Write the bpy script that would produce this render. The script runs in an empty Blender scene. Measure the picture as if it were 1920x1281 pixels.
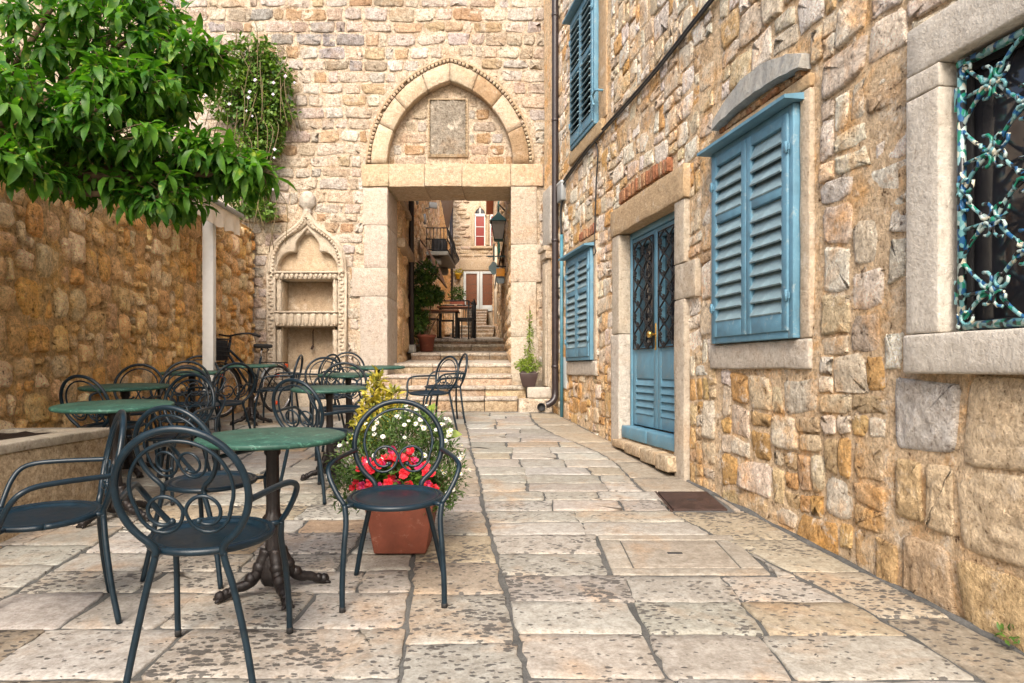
import bpy, bmesh, math, random
from mathutils import Vector, Matrix, noise
rnd = random.Random(11)
S = bpy.context.scene
COL = S.collection
PI = math.pi
# ---------------------------------------------------------------- camera, sky, sun, exposure
F, CX, HY, EYE = 1330.0, 960.0, 692.0, 1.21
cam = bpy.data.cameras.new('camera'); co = bpy.data.objects.new('camera', cam); COL.objects.link(co)
cam.sensor_width = 36; cam.lens = F / 1920 * 36
cam.shift_y = (HY - 640.5) / 1920
cam.clip_start = 0.05; cam.clip_end = 500
co.location = (0, 0, EYE); co.rotation_euler = (PI / 2, 0, 0)
S.camera = co
W = bpy.data.worlds.new("World"); S.world = W; W.use_nodes = True
wn = W.node_tree; bg = wn.nodes['Background']
sky = wn.nodes.new('ShaderNodeTexSky'); sky.sky_type = 'NISHITA'; sky.sun_disc = False
SUN_EL, SUN_AZ = math.radians(42), math.radians(187)     # azimuth measured clockwise from +y
sky.sun_elevation = SUN_EL; sky.sun_rotation = SUN_AZ
sky.air_density = 1.0; sky.dust_density = 5.0; sky.ozone_density = 0.5
wn.links.new(sky.outputs[0], bg.inputs[0]); bg.inputs[1].default_value = 0.15
sl = bpy.data.lights.new('sun', 'SUN'); so = bpy.data.objects.new('sun', sl); COL.objects.link(so)
sl.energy = 1.5; sl.angle = math.radians(28); sl.color = (1.0, 0.945, 0.87)
sd = Vector((math.sin(SUN_AZ) * math.cos(SUN_EL), math.cos(SUN_AZ) * math.cos(SUN_EL), math.sin(SUN_EL)))
so.rotation_euler = sd.to_track_quat('Z', 'Y').to_euler()
vs = S.view_settings; vs.view_transform = 'Standard'; vs.look = 'None'; vs.exposure = 1.10; vs.gamma = 1; vs.use_curve_mapping = False
S.render.engine = 'CYCLES'; S.cycles.max_bounces = 8; S.cycles.diffuse_bounces = 4

# ---------------------------------------------------------------- helpers: nodes
def nd(nt, t, **kw):
    n = nt.nodes.new(t)
    for k, v in kw.items():
        if k.startswith('i_'):
            key = k[2:]
            key = int(key) if key.isdigit() else key
            n.inputs[key].default_value = v
        else: setattr(n, k, v)
    return n
def newmat(name):
    m = bpy.data.materials.new(name); m.use_nodes = True
    nt = m.node_tree; b = nt.nodes['Principled BSDF']
    return m, nt, b
def ramp(nt, src, a, b, ca=(0, 0, 0, 1), cb=(1, 1, 1, 1)):
    r = nd(nt, 'ShaderNodeValToRGB'); e = r.color_ramp.elements
    e[0].position = a; e[1].position = b; e[0].color = ca; e[1].color = cb
    nt.links.new(src, r.inputs[0]); return r.outputs[0]
def mixc(nt, fac, c1, c2, mode='MIX'):
    n = nd(nt, 'ShaderNodeMixRGB', blend_type=mode)
    for s, v in zip(n.inputs, (fac, c1, c2)):
        if hasattr(v, 'is_linked') or hasattr(v, 'links'): nt.links.new(v, s)
        else: s.default_value = v if not isinstance(v, tuple) or len(v) == 4 else (*v, 1)
    return n.outputs[0]
def mathn(nt, op, a, b=0.0, c=None):
    n = nd(nt, 'ShaderNodeMath', operation=op)
    for s, v in zip(n.inputs, (a, b) if c is None else (a, b, c)):
        if hasattr(v, 'links'): nt.links.new(v, s)
        else: s.default_value = v
    return n.outputs[0]
def noi(nt, vec, scale, detail=5, rough=0.6, dist=0.0):
    n = nd(nt, 'ShaderNodeTexNoise'); n.inputs['Scale'].default_value = scale
    n.inputs['Detail'].default_value = detail; n.inputs['Roughness'].default_value = rough
    n.inputs['Distortion'].default_value = dist
    nt.links.new(vec, n.inputs['Vector']); return n.outputs[0]
def bump(nt, bsdf, h, strength, dist):
    b = nd(nt, 'ShaderNodeBump'); b.inputs['Strength'].default_value = strength; b.inputs['Distance'].default_value = dist
    nt.links.new(h, b.inputs['Height']); nt.links.new(b.outputs[0], bsdf.inputs['Normal'])

def stone_mat(name, stain=(0.40, 0.20, 0.07), stain_amt=0.6, white=0.35, fine=1.0, bstr=0.9, grey=0.3, gain=1.0, con=1.0):
    m, nt, b = newmat(name)
    L = nt.links.new
    pos = nd(nt, 'ShaderNodeNewGeometry').outputs['Position']
    at = nd(nt, 'ShaderNodeAttribute', attribute_name='tint')
    n1 = noi(nt, pos, 2.6, 6, 0.65, 0.3); n2 = noi(nt, pos, 19, 8, 0.72, 0.0)
    n3 = noi(nt, pos, 55, 5, 0.7); n4 = noi(nt, pos, 6.5, 8, 0.75, 0.1); n5 = noi(nt, pos, 130, 2, 0.6)
    c = at.outputs['Color']
    c = mixc(nt, mathn(nt, 'MULTIPLY', ramp(nt, n1, .5, .66), stain_amt), c, stain)
    c = mixc(nt, mathn(nt, 'MULTIPLY', ramp(nt, n4, .55, .66), white), c, (.66, .60, .51))
    nn = noi(nt, pos, 9.5, 8, 0.75, 0.4)
    c = mixc(nt, mathn(nt, 'MULTIPLY', ramp(nt, nn, .56, .70), stain_amt * .8), c, tuple(x * .75 for x in stain))
    c = mixc(nt, mathn(nt, 'MULTIPLY', ramp(nt, noi(nt, pos, 4.3, 7, .7, .5), .58, .72), grey), c, (.21, .21, .205))
    c = mixc(nt, con, c, ramp(nt, n2, .34, .66, (.60, .55, .50, 1), (1.32, 1.33, 1.34, 1)), 'MULTIPLY')
    c = mixc(nt, con, c, ramp(nt, n3, .34, .62, (.68, .64, .60, 1), (1.16, 1.16, 1.16, 1)), 'MULTIPLY')
    pit = ramp(nt, n2, .335, .365); pit2 = ramp(nt, n3, .345, .37)
    c = mixc(nt, con, c, mixc(nt, pit, (.38, .29, .23), (1, 1, 1)), 'MULTIPLY')
    c = mixc(nt, con, c, mixc(nt, pit2, (.5, .42, .36), (1, 1, 1)), 'MULTIPLY')
    if gain != 1: c = mixc(nt, 1.0, c, (gain, gain, gain, 1), 'MULTIPLY')
    L(c, b.inputs['Base Color']); b.inputs['Roughness'].default_value = .9
    b.inputs['Specular IOR Level'].default_value = .25
    h = mathn(nt, 'ADD', mathn(nt, 'MULTIPLY', n2, 1.25), mathn(nt, 'MULTIPLY', n3, .6 * fine))
    h = mathn(nt, 'ADD', h, mathn(nt, 'MULTIPLY', n4, .45))
    h = mathn(nt, 'ADD', h, mathn(nt, 'MULTIPLY', pit, .35))
    h = mathn(nt, 'ADD', h, mathn(nt, 'MULTIPLY', n5, .15 * fine))
    bump(nt, b, h, bstr, .035)
    return m

def paint_mat(name, col, rough=.45, metal=0.0, var=.25, wear=None, wear_amt=.5, spec=.5, bs=.15, scale=14):
    m, nt, b = newmat(name)
    pos = nd(nt, 'ShaderNodeTexCoord').outputs['Object']
    n1 = noi(nt, pos, scale, 6, .65, .3); n2 = noi(nt, pos, scale * 6, 4, .6)
    c = mixc(nt, 1.0, (*col, 1), ramp(nt, n1, .3, .72, (1 - var,) * 3 + (1,), (1 + var,) * 3 + (1,)), 'MULTIPLY')
    if wear:
        c = mixc(nt, mathn(nt, 'MULTIPLY', ramp(nt, noi(nt, pos, scale * 1.7, 8, .75, .5), .57, .67), wear_amt), c, (*wear, 1))
    nt.links.new(c, b.inputs['Base Color'])
    b.inputs['Metallic'].default_value = metal; b.inputs['Specular IOR Level'].default_value = spec
    nt.links.new(ramp(nt, n1, .3, .7, (rough * .8,) * 3 + (1,), (min(1, rough * 1.25),) * 3 + (1,)), b.inputs['Roughness'])
    bump(nt, b, n2, bs, .004)
    return m

def leaf_mat(name, c1, c2, c3=None, rough=.38, trans=.25, scale=9):
    m, nt, b = newmat(name)
    pos = nd(nt, 'ShaderNodeNewGeometry').outputs['Position']
    at = nd(nt, 'ShaderNodeObjectInfo')
    n = noi(nt, pos, scale, 3, .7)
    c = mixc(nt, ramp(nt, n, .36, .64), (*c1, 1), (*c2, 1))
    if c3: c = mixc(nt, ramp(nt, noi(nt, pos, scale * 2.3, 2, .6), .60, .70), c, (*c3, 1))
    nt.links.new(c, b.inputs['Base Color']); b.inputs['Roughness'].default_value = rough
    b.inputs['Specular IOR Level'].default_value = .4
    tr = nd(nt, 'ShaderNodeBsdfTranslucent')
    nt.links.new(mixc(nt, 1.0, c, (1.3, 1.5, .5), 'MULTIPLY'), tr.inputs['Color'])
    mx = nd(nt, 'ShaderNodeMixShader'); mx.inputs[0].default_value = trans
    out = nt.nodes['Material Output']
    nt.links.new(b.outputs[0], mx.inputs[1]); nt.links.new(tr.outputs[0], mx.inputs[2]); nt.links.new(mx.outputs[0], out.inputs['Surface'])
    return m

M = {}
M['back'] = stone_mat('gate_wall_stone', (.50, .29, .13), .34, .9, 1, .9, .20, .90)
M['right'] = stone_mat('house_stone', (.64, .33, .085), .62, 1.0, 1, 1.1, .14, 1.40, .9)
M['left'] = stone_mat('garden_wall_stone', (.66, .38, .085), .55, .30, 1, 1.15, .04, 1.72, .9)
M['alley'] = stone_mat('alley_stone', (.58, .34, .12), .5, .5, 1, 1.0, .08, 1.65)
M['dress'] = stone_mat('dressed_limestone', (.50, .33, .18), .24, .5, 1.3, .55, .10, .93, .5)
M['block'] = stone_mat('bush_hammered_block', (.50, .33, .16), .22, .45, 1.6, .9, .05, 1.38, .8)
M['arch'] = stone_mat('arch_limestone', (.52, .33, .18), .42, .35, 1.0, .55, .12, .90, .6)
M['pale'] = stone_mat('pale_limestone', (.50, .40, .28), .20, .35, 1.4, .45, .08, .92, .4)
M['step'] = stone_mat('step_limestone', (.45, .25, .10), .30, .5, 1.0, .5, .18, .9)
M['brick'] = stone_mat('red_brick', (.38, .18, .09), .3, .45, 1, .8, .1)

def paving_mat():
    m, nt, b = newmat('worn_paving_limestone')
    L = nt.links.new
    pos = nd(nt, 'ShaderNodeNewGeometry').outputs['Position']
    at = nd(nt, 'ShaderNodeAttribute', attribute_name='tint')
    amt = at.outputs['Alpha']
    n1 = noi(nt, pos, 2.3, 6, .65, .5); n2 = noi(nt, pos, 22, 6, .65, .2); n3 = noi(nt, pos, 80, 4, .6)
    c = at.outputs['Color']
    c = mixc(nt, mathn(nt, 'MULTIPLY', ramp(nt, n1, .52, .68), .50), c, (.48, .30, .16))
    c = mixc(nt, mathn(nt, 'MULTIPLY', ramp(nt, noi(nt, pos, 4.7, 7, .7, .6), .55, .72), .35), c, (.60, .56, .50))
    c = mixc(nt, mathn(nt, 'MULTIPLY', ramp(nt, noi(nt, pos, 7, 7, .75, .6), .58, .70), .35), c, (.22, .165, .115))
    c = mixc(nt, 1.0, c, ramp(nt, n2, .32, .68, (.70, .67, .64, 1), (1.16, 1.17, 1.18, 1)), 'MULTIPLY')
    # pick marks: small irregular dark hollows
    wv = nd(nt, 'ShaderNodeVectorMath', operation='ADD')
    wn_ = nd(nt, 'ShaderNodeTexNoise'); wn_.inputs['Scale'].default_value = 55; wn_.inputs['Detail'].default_value = 4
    L(pos, wn_.inputs['Vector'])
    sc = nd(nt, 'ShaderNodeVectorMath', operation='SCALE'); sc.inputs['Scale'].default_value = .024
    L(wn_.outputs['Color'], sc.inputs[0]); L(pos, wv.inputs[0]); L(sc.outputs[0], wv.inputs[1])
    mp = nd(nt, 'ShaderNodeMapping'); mp.inputs['Scale'].default_value = (27, 45, 27); mp.inputs['Rotation'].default_value = (0, 0, .35)
    L(wv.outputs[0], mp.inputs[0])
    v = nd(nt, 'ShaderNodeTexVoronoi'); v.inputs['Scale'].default_value = 1; v.inputs['Randomness'].default_value = 1
    L(mp.outputs[0], v.inputs['Vector'])
    rad = mathn(nt, 'MULTIPLY', amt, mathn(nt, 'MULTIPLY_ADD', noi(nt, pos, 3.5, 5, .65), 1.5, -.20))
    vr = nd(nt, 'ShaderNodeSeparateColor'); L(v.outputs['Color'], vr.inputs[0]); rad = mathn(nt, 'SUBTRACT', rad, mathn(nt, 'MULTIPLY', vr.outputs[0], .42))
    mark = mathn(nt, 'SMOOTH_MIN', 1.0, mathn(nt, 'MULTIPLY', mathn(nt, 'MAXIMUM', mathn(nt, 'SUBTRACT', rad, v.outputs['Distance']), 0.0), 11.0), .05)
    c = mixc(nt, mathn(nt, 'MULTIPLY', mark, .92), c, (.095, .086, .078))
    c = mixc(nt, 1.0, c, ramp(nt, n3, .34, .6, (.78, .76, .74, 1), (1.06, 1.06, 1.06, 1)), 'MULTIPLY')
    c = mixc(nt, 1.0, c, (.82, .85, .87, 1), 'MULTIPLY')
    L(c, b.inputs['Base Color'])
    L(ramp(nt, n1, .35, .7, (.50,) * 3 + (1,), (.72,) * 3 + (1,)), b.inputs['Roughness'])
    h = mathn(nt, 'ADD', mathn(nt, 'MULTIPLY', n2, .5), mathn(nt, 'MULTIPLY', n3, .18))
    h = mathn(nt, 'SUBTRACT', h, mathn(nt, 'MULTIPLY', mark, .5))
    bump(nt, b, h, .55, .014)
    return m
M['paving'] = paving_mat()
M['metal'] = paint_mat('blue_black_chair_paint', (.005, .016, .026), .36, 0, .3, (.03, .035, .035), .35, .38, .12)
M['iron'] = paint_mat('black_cast_iron', (.014, .011, .011), .45, .3, .4, (.06, .03, .02), .4, .5, .5, 20)
M['blackiron'] = paint_mat('black_wrought_iron', (.012, .013, .015), .5, .2, .3)
M['blue'] = paint_mat('faded_blue_paint', (.105, .235, .325), .6, 0, .22, (.30, .37, .39), .75, .4, .25, 9)
M['bluedoor'] = paint_mat('door_blue_paint', (.105, .24, .33), .5, 0, .22, (.34, .33, .30), .55, .4, .25, 7)
M['bluegrey'] = paint_mat('slat_blue_grey_paint', (.205, .305, .345), .65, 0, .22, (.40, .45, .46), .5, .35, .25, 11)
M['white'] = paint_mat('white_painted_metal', (.62, .62, .60), .4, 0, .06)
M['canvas'] = paint_mat('cream_canvas', (.66, .58, .46), .85, 0, .1, None, 0, .2, .4, 8)
M['pipe'] = paint_mat('brown_drainpipe_paint', (.026, .018, .019), .38, 0, .2)
M['rust'] = paint_mat('rusty_iron_plate', (.055, .032, .026), .65, .3, .45, (.11, .055, .032), .5, .4, .8, 9)
M['terra'] = paint_mat('terracotta', (.20, .062, .038), .75, 0, .3, (.33, .17, .12), .7, .3, .3, 8)
M['darkpot'] = paint_mat('dark_brown_plastic', (.045, .026, .024), .45, 0, .15)
M['soil'] = paint_mat('dark_soil', (.035, .022, .015), .95, 0, .5, None, 0, .2, 1.0, 20)
M['cable'] = paint_mat('black_cable', (.015, .015, .015), .5)
M['grey'] = paint_mat('grey_metal', (.26, .28, .29), .5, .1, .1)
M['bluecon'] = paint_mat('blue_conduit', (.06, .19, .25), .4)
M['wood'] = paint_mat('dark_wood', (.12, .06, .03), .55, 0, .3, None, 0, .4, .4, 6)
M['tabbrown'] = paint_mat('brown_table_top', (.24, .085, .035), .4, 0, .2)
M['bark'] = paint_mat('grey_brown_bark', (.13, .085, .05), .9, 0, .4, None, 0, .2, 1.0, 14)
M['stem'] = paint_mat('green_brown_stem', (.13, .10, .045), .8, 0, .3)
M['rubber'] = paint_mat('black_rubber', (.015, .015, .016), .7)
M['chrome'] = paint_mat('worn_chrome', (.55, .56, .57), .25, .9, .1)
M['orange'] = paint_mat('orange_reflector', (.75, .09, .02), .25)
M['yellow'] = paint_mat('yellow_plastic', (.75, .48, .03), .4)
M['brass'] = paint_mat('brass', (.62, .40, .12), .25, .9, .1)
M['dark'] = paint_mat('dark_interior', (.02, .02, .022), .8)
M['slate'] = paint_mat('weathered_grey_slab', (.25, .25, .23), .85, 0, .25, (.40, .36, .29), .8, .2, 1.0, 12)
M['red'] = paint_mat('red_curtain', (.20, .02, .012), .6, 0, .2)
M['warm'] = paint_mat('shop_interior_orange', (.15, .052, .02), .7, 0, .4)
M['glassframe'] = paint_mat('pale_grey_paint', (.46, .50, .50), .45, 0, .05)
M['signblue'] = paint_mat('pale_blue_sign', (.25, .39, .44), .45, 0, .05)
M['signorange'] = paint_mat('orange_sign', (.72, .30, .02), .45, 0, .08)
M['signgrey'] = paint_mat('blue_grey_sign', (.22, .29, .34), .45, 0, .05)
M['green'] = paint_mat('dark_green_paint', (.012, .085, .065), .4, 0, .15)
M['lampglass'] = paint_mat('frosted_lamp_glass', (.42, .42, .40), .25, 0, .05)
M['brownawn'] = paint_mat('brown_awning_fabric', (.22, .12, .07), .85, 0, .1)
M['tile'] = paint_mat('red_roof_tile', (.42, .13, .06), .8, 0, .3)
M['concrete'] = stone_mat('flaking_lime_render', (.40, .26, .13), .3, .4, 1, .5, .2)
M['citrus'] = leaf_mat('citrus_leaf', (.026, .105, .012), (.105, .25, .022), (.27, .37, .05), .46, .42, 7)
M['bushleaf'] = leaf_mat('daisy_leaf', (.035, .085, .018), (.10, .17, .04), (.17, .15, .06), .55, .25, 14)
M['petleaf'] = leaf_mat('petunia_leaf', (.04, .10, .015), (.12, .21, .03), None, .5, .25, 14)
M['variegated'] = leaf_mat('variegated_leaf', (.16, .19, .03), (.55, .43, .05), (.66, .52, .10), .5, .2, 16)
M['caper'] = leaf_mat('caper_leaf', (.045, .12, .02), (.15, .25, .035), (.30, .28, .06), .5, .3, 6)
M['shrub'] = leaf_mat('shrub_leaf', (.024, .075, .014), (.085, .15, .025), (.18, .22, .05), .42, .2, 7)
M['lime'] = leaf_mat('lime_leaf', (.12, .20, .02), (.26, .33, .04), None, .5, .3, 12)
M['petalwhite'] = paint_mat('white_petal', (.66, .66, .62), .6, 0, .03)
M['petalred'] = paint_mat('red_petal', (.52, .006, .018), .55, 0, .12)
M['petalpink'] = paint_mat('deep_pink_petal', (.42, .012, .09), .55, 0, .15)
M['petallilac'] = paint_mat('lilac_petal', (.62, .52, .70), .6, 0, .08)
def glass_mat():
    m, nt, b = newmat('dark_window_glass')
    b.inputs['Base Color'].default_value = (.03, .03, .035, 1); b.inputs['Roughness'].default_value = .06
    b.inputs['Specular IOR Level'].default_value = .6
    pos = nd(nt, 'ShaderNodeNewGeometry').outputs['Position']
    bump(nt, b, noi(nt, pos, 3, 2, .5), .08, .05)
    return m
M['glass'] = glass_mat()
def marble_mat():
    m, nt, b = newmat('green_marbled_table')
    pos = nd(nt, 'ShaderNodeTexCoord').outputs['Object']
    n1 = noi(nt, pos, 7, 7, .7, 1.2); n2 = noi(nt, pos, 22, 6, .7, 1.0)
    c = mixc(nt, ramp(nt, n1, .35, .65), (.014, .050, .038), (.030, .095, .070))
    c = mixc(nt, mathn(nt, 'MULTIPLY', ramp(nt, n2, .56, .66), .55), c, (.13, .34, .25))
    c = mixc(nt, mathn(nt, 'MULTIPLY', ramp(nt, noi(nt, pos, 40, 4, .7), .62, .7), .4), c, (.30, .46, .38))
    nt.links.new(c, b.inputs['Base Color']); b.inputs['Roughness'].default_value = .5; b.inputs['Specular IOR Level'].default_value = .3
    bump(nt, b, n2, .1, .003)
    return m
M['marble'] = marble_mat()
def grille_mat():
    m, nt, b = newmat('multicoloured_camouflage_paint')
    pos = nd(nt, 'ShaderNodeTexCoord').outputs['Object']
    mp = nd(nt, 'ShaderNodeMapping'); mp.inputs['Scale'].default_value = (58, 58, 46); nt.links.new(pos, mp.inputs[0])
    v = nd(nt, 'ShaderNodeTexVoronoi'); v.inputs['Scale'].default_value = 1; nt.links.new(mp.outputs[0], v.inputs['Vector'])
    r = nd(nt, 'ShaderNodeValToRGB'); r.color_ramp.interpolation = 'CONSTANT'
    cols = [(0, (.12, .30, .32)), (.22, (.01, .012, .014)), (.44, (.40, .50, .47)), (.55, (.012, .19, .12)), (.68, (.015, .09, .21)), (.82, (.22, .40, .40)), (.93, (.56, .54, .42))]
    e = r.color_ramp.elements
    e[0].position = 0; e[0].color = (*cols[0][1], 1); e[1].position = cols[1][0]; e[1].color = (*cols[1][1], 1)
    for p, c in cols[2:]:
        k = e.new(p); k.color = (*c, 1)
    sp = nd(nt, 'ShaderNodeSeparateColor'); nt.links.new(v.outputs['Color'], sp.inputs[0]); nt.links.new(sp.outputs[0], r.inputs[0])
    nt.links.new(r.outputs[0], b.inputs['Base Color']); b.inputs['Roughness'].default_value = .35
    return m
M['grille'] = grille_mat()
def mortar_ground_mat():
    m, nt, b = newmat('grey_cement_joint')
    pos = nd(nt, 'ShaderNodeNewGeometry').outputs['Position']
    n1 = noi(nt, pos, 5, 6, .7); n2 = noi(nt, pos, 60, 5, .7)
    c = mixc(nt, ramp(nt, n1, .35, .65), (.06, .061, .058), (.125, .123, .115))
    c = mixc(nt, 1.0, c, ramp(nt, n2, .3, .7, (.7, .7, .7, 1), (1.15, 1.15, 1.15, 1)), 'MULTIPLY')
    nt.links.new(c, b.inputs['Base Color']); b.inputs['Roughness'].default_value = .9
    bump(nt, b, n2, .8, .01)
    return m
M['joint'] = mortar_ground_mat()

# ---------------------------------------------------------------- helpers: meshes and objects
def mesh(name, verts, faces, mats, tint=None, smooth=True, midx=None):
    me = bpy.data.meshes.new(name); me.from_pydata([tuple(v) for v in verts], [], faces)
    for m in (mats if isinstance(mats, (list, tuple)) else [mats]): me.materials.append(m)
    n = len(me.polygons)
    if smooth: me.polygons.foreach_set('use_smooth', [True] * n)
    if midx: me.polygons.foreach_set('material_index', midx)
    if tint is not None:
        a = me.color_attributes.new('tint', 'FLOAT_COLOR', 'POINT')
        if isinstance(tint, list): a.data.foreach_set('color', [x for t in tint for x in t])
        else:
            t = tuple(tint) if len(tint) == 4 else (*tint, 1.0)
            a.data.foreach_set('color', t * len(verts))
    me.update(); return me
def wloc(o):
    v = Vector((0, 0, 0))
    while o is not None: v += o.location; o = o.parent
    return v
def add(name, me, parent=None, loc=None, label=None, cat=None, group=None, kind=None):
    o = bpy.data.objects.new(name, me); COL.objects.link(o)
    if parent is not None: o.parent = parent
    if loc is not None: o.location = Vector(loc) - (wloc(parent) if parent is not None else Vector())
    if label: o['label'] = label
    if cat: o['category'] = cat
    if group: o['group'] = group
    if kind: o['kind'] = kind
    return o
def thing(name, label, cat, loc=(0, 0, 0), group=None, kind=None):
    return add(name, None, None, loc, label, cat, group, kind)
class MB:
    def __init__(s): s.v = []; s.f = []; s.t = []; s.mi = []
    def put(s, verts, faces, tint=None, mi=0, mx=None):
        k = len(s.v)
        s.v += [tuple(mx @ Vector(q)) for q in verts] if mx is not None else [tuple(q) for q in verts]
        s.f += [tuple(i + k for i in f) for f in faces]; s.mi += [mi] * len(faces)
        if tint is not None: s.t += [(*tint, 1.0) if len(tint) == 3 else tuple(tint)] * len(verts)
    def build(s, name, mats, parent=None, loc=None, smooth=True, tint=None, **kw):
        """verts in world (loc given: origin there) or local to the parent (loc None)."""
        vv = s.v
        if loc is not None:
            l = Vector(loc); vv = [(a - l.x, b - l.y, c - l.z) for a, b, c in vv]
        me = mesh(name, vv, s.f, mats, s.t if s.t else tint, smooth, s.mi if any(s.mi) else None)
        return add(name, me, parent, loc, **kw)

def catmull(pts, n=6):
    P = [Vector(p) for p in pts]; out = []
    for i in range(len(P) - 1):
        a = P[i - 1] if i else P[0] * 2 - P[1]; b, c = P[i], P[i + 1]
        d = P[i + 2] if i + 2 < len(P) else P[-1] * 2 - P[-2]
        for k in range(n):
            t = k / n
            out.append(.5 * ((2 * b) + (c - a) * t + (2 * a - 5 * b + 4 * c - d) * t * t + (3 * b - a - 3 * c + d) * t ** 3))
    out.append(P[-1]); return out
def tube(pts, r, seg=8, cap=True, flat=None):
    """tube along pts; r number or list; flat=(normal scale) makes a ribbon-like ellipse"""
    P = [Vector(p) for p in pts]; n = len(P)
    R = r if isinstance(r, (list, tuple)) else [r] * n
    T = [((P[min(i + 1, n - 1)] - P[max(i - 1, 0)]).normalized() if (P[min(i + 1, n - 1)] - P[max(i - 1, 0)]).length > 1e-9 else Vector((0, 0, 1))) for i in range(n)]
    up = Vector((0, 0, 1)) if abs(T[0].z) < .9 else Vector((1, 0, 0))
    N = (up - T[0] * up.dot(T[0])).normalized(); v = []; f = []
    for i in range(n):
        N = (N - T[i] * N.dot(T[i])); N = N.normalized() if N.length > 1e-6 else T[i].orthogonal().normalized()
        B = T[i].cross(N)
        for k in range(seg):
            a = 2 * PI * k / seg
            v.append(P[i] + (N * math.cos(a) * (flat if flat else 1) + B * math.sin(a)) * R[i])
    for i in range(n - 1):
        for k in range(seg):
            k2 = (k + 1) % seg
            f.append((i * seg + k, i * seg + k2, (i + 1) * seg + k2, (i + 1) * seg + k))
    if cap:
        f.append(tuple(range(seg - 1, -1, -1))); f.append(tuple((n - 1) * seg + k for k in range(seg)))
    return v, f
def lathe(prof, seg=20, mod=None):
    v = []; f = []; n = len(prof)
    for i, (r, z) in enumerate(prof):
        for k in range(seg):
            a = 2 * PI * k / seg; rr = r * (mod(a, z) if mod else 1)
            v.append((rr * math.cos(a), rr * math.sin(a), z))
    for i in range(n - 1):
        for k in range(seg):
            k2 = (k + 1) % seg; f.append((i * seg + k, i * seg + k2, (i + 1) * seg + k2, (i + 1) * seg + k))
    f.append(tuple(range(seg - 1, -1, -1))); f.append(tuple((n - 1) * seg + k for k in range(seg)))
    return v, f
def rbox(hx, hy, hz, r=.01, sub=(1, 1, 1), amp=0.0, fr=8.0, seed=0.0):
    """rounded box, optionally roughened"""
    def cs(h, n):
        q = min(r, h * .8)
        return [-h, -h + q] + [(-h + q) + (2 * (h - q)) * i / n for i in range(1, n)] + [h - q, h]
    X, Y, Z = cs(hx, sub[0]), cs(hy, sub[1]), cs(hz, sub[2]); idx = {}; v = []; f = []
    def vid(i, j, k):
        if (i, j, k) not in idx:
            p = Vector((X[i], Y[j], Z[k]))
            q = Vector((max(-hx + r, min(hx - r, p.x)) if hx > r else 0, max(-hy + r, min(hy - r, p.y)) if hy > r else 0, max(-hz + r, min(hz - r, p.z)) if hz > r else 0))
            d = p - q
            if d.length > 1e-9: p = q + d.normalized() * min(r, d.length) if (abs(d.x) > 1e-9) + (abs(d.y) > 1e-9) + (abs(d.z) > 1e-9) > 1 else p
            if amp:
                s = Vector((seed * 7.3, seed * 3.1, seed))
                p = p + Vector((noise.noise(p * fr + s), noise.noise(p * fr + s + Vector((31, 0, 0))), noise.noise(p * fr + s + Vector((0, 57, 0))))) * amp
            idx[(i, j, k)] = len(v); v.append(p)
        return idx[(i, j, k)]
    nx, ny, nz = len(X) - 1, len(Y) - 1, len(Z) - 1
    for i in range(nx):
        for j in range(ny):
            f.append((vid(i, j, 0), vid(i, j + 1, 0), vid(i + 1, j + 1, 0), vid(i + 1, j, 0)))
            f.append((vid(i, j, nz), vid(i + 1, j, nz), vid(i + 1, j + 1, nz), vid(i, j + 1, nz)))
    for i in range(nx):
        for k in range(nz):
            f.append((vid(i, 0, k), vid(i + 1, 0, k), vid(i + 1, 0, k + 1), vid(i, 0, k + 1)))
            f.append((vid(i, ny, k), vid(i, ny, k + 1), vid(i + 1, ny, k + 1), vid(i + 1, ny, k)))
    for j in range(ny):
        for k in range(nz):
            f.append((vid(0, j, k), vid(0, j, k + 1), vid(0, j + 1, k + 1), vid(0, j + 1, k)))
            f.append((vid(nx, j, k), vid(nx, j + 1, k), vid(nx, j + 1, k + 1), vid(nx, j, k + 1)))
    return v, f
class Frame:
    """a plane in the world: u along it, v up it, w out of it"""
    def __init__(s, O, U, V, N):
        s.O, s.U, s.V, s.N = Vector(O), Vector(U).normalized(), Vector(V).normalized(), Vector(N).normalized()
        s.flip = s.U.cross(s.V).dot(s.N) < 0
    def p(s, u, v, w=0.0): return s.O + s.U * u + s.V * v + s.N * w
    def fix(s, f): return [tuple(reversed(q)) for q in f] if s.flip else f
    def box(s, u0, u1, v0, v1, w0, w1, r=.008, sub=(1, 1, 1), amp=0., fr=8., seed=0.):
        v, f = rbox((u1 - u0) / 2, (v1 - v0) / 2, (w1 - w0) / 2, r, sub, amp, fr, seed)
        c = ((u0 + u1) / 2, (v0 + v1) / 2, (w0 + w1) / 2)
        return [s.p(q[0] + c[0], q[1] + c[1], q[2] + c[2]) for q in v], s.fix(f)
    def addbox(s, name, mat, parent, u0, u1, v0, v1, w0, w1, r=.008, sub=(1, 1, 1), amp=0., fr=8., tint=None, **kw):
        b = MB(); b.put(*s.box(u0, u1, v0, v1, w0, w1, r, sub, amp, fr, rnd.random() * 9), tint)
        return b.build(name, mat, parent, s.p((u0 + u1) / 2, (v0 + v1) / 2, w0), **kw)
def proj(p):
    y = max(p.y, .05); return (CX + F * p.x / y, HY - F * (p.z - EYE) / y)
def seen(p, m=25):
    if p.y < .4: return False
    x, y = proj(p); return -m < x < 1920 + m and -m < y < 1281 + m

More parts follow.
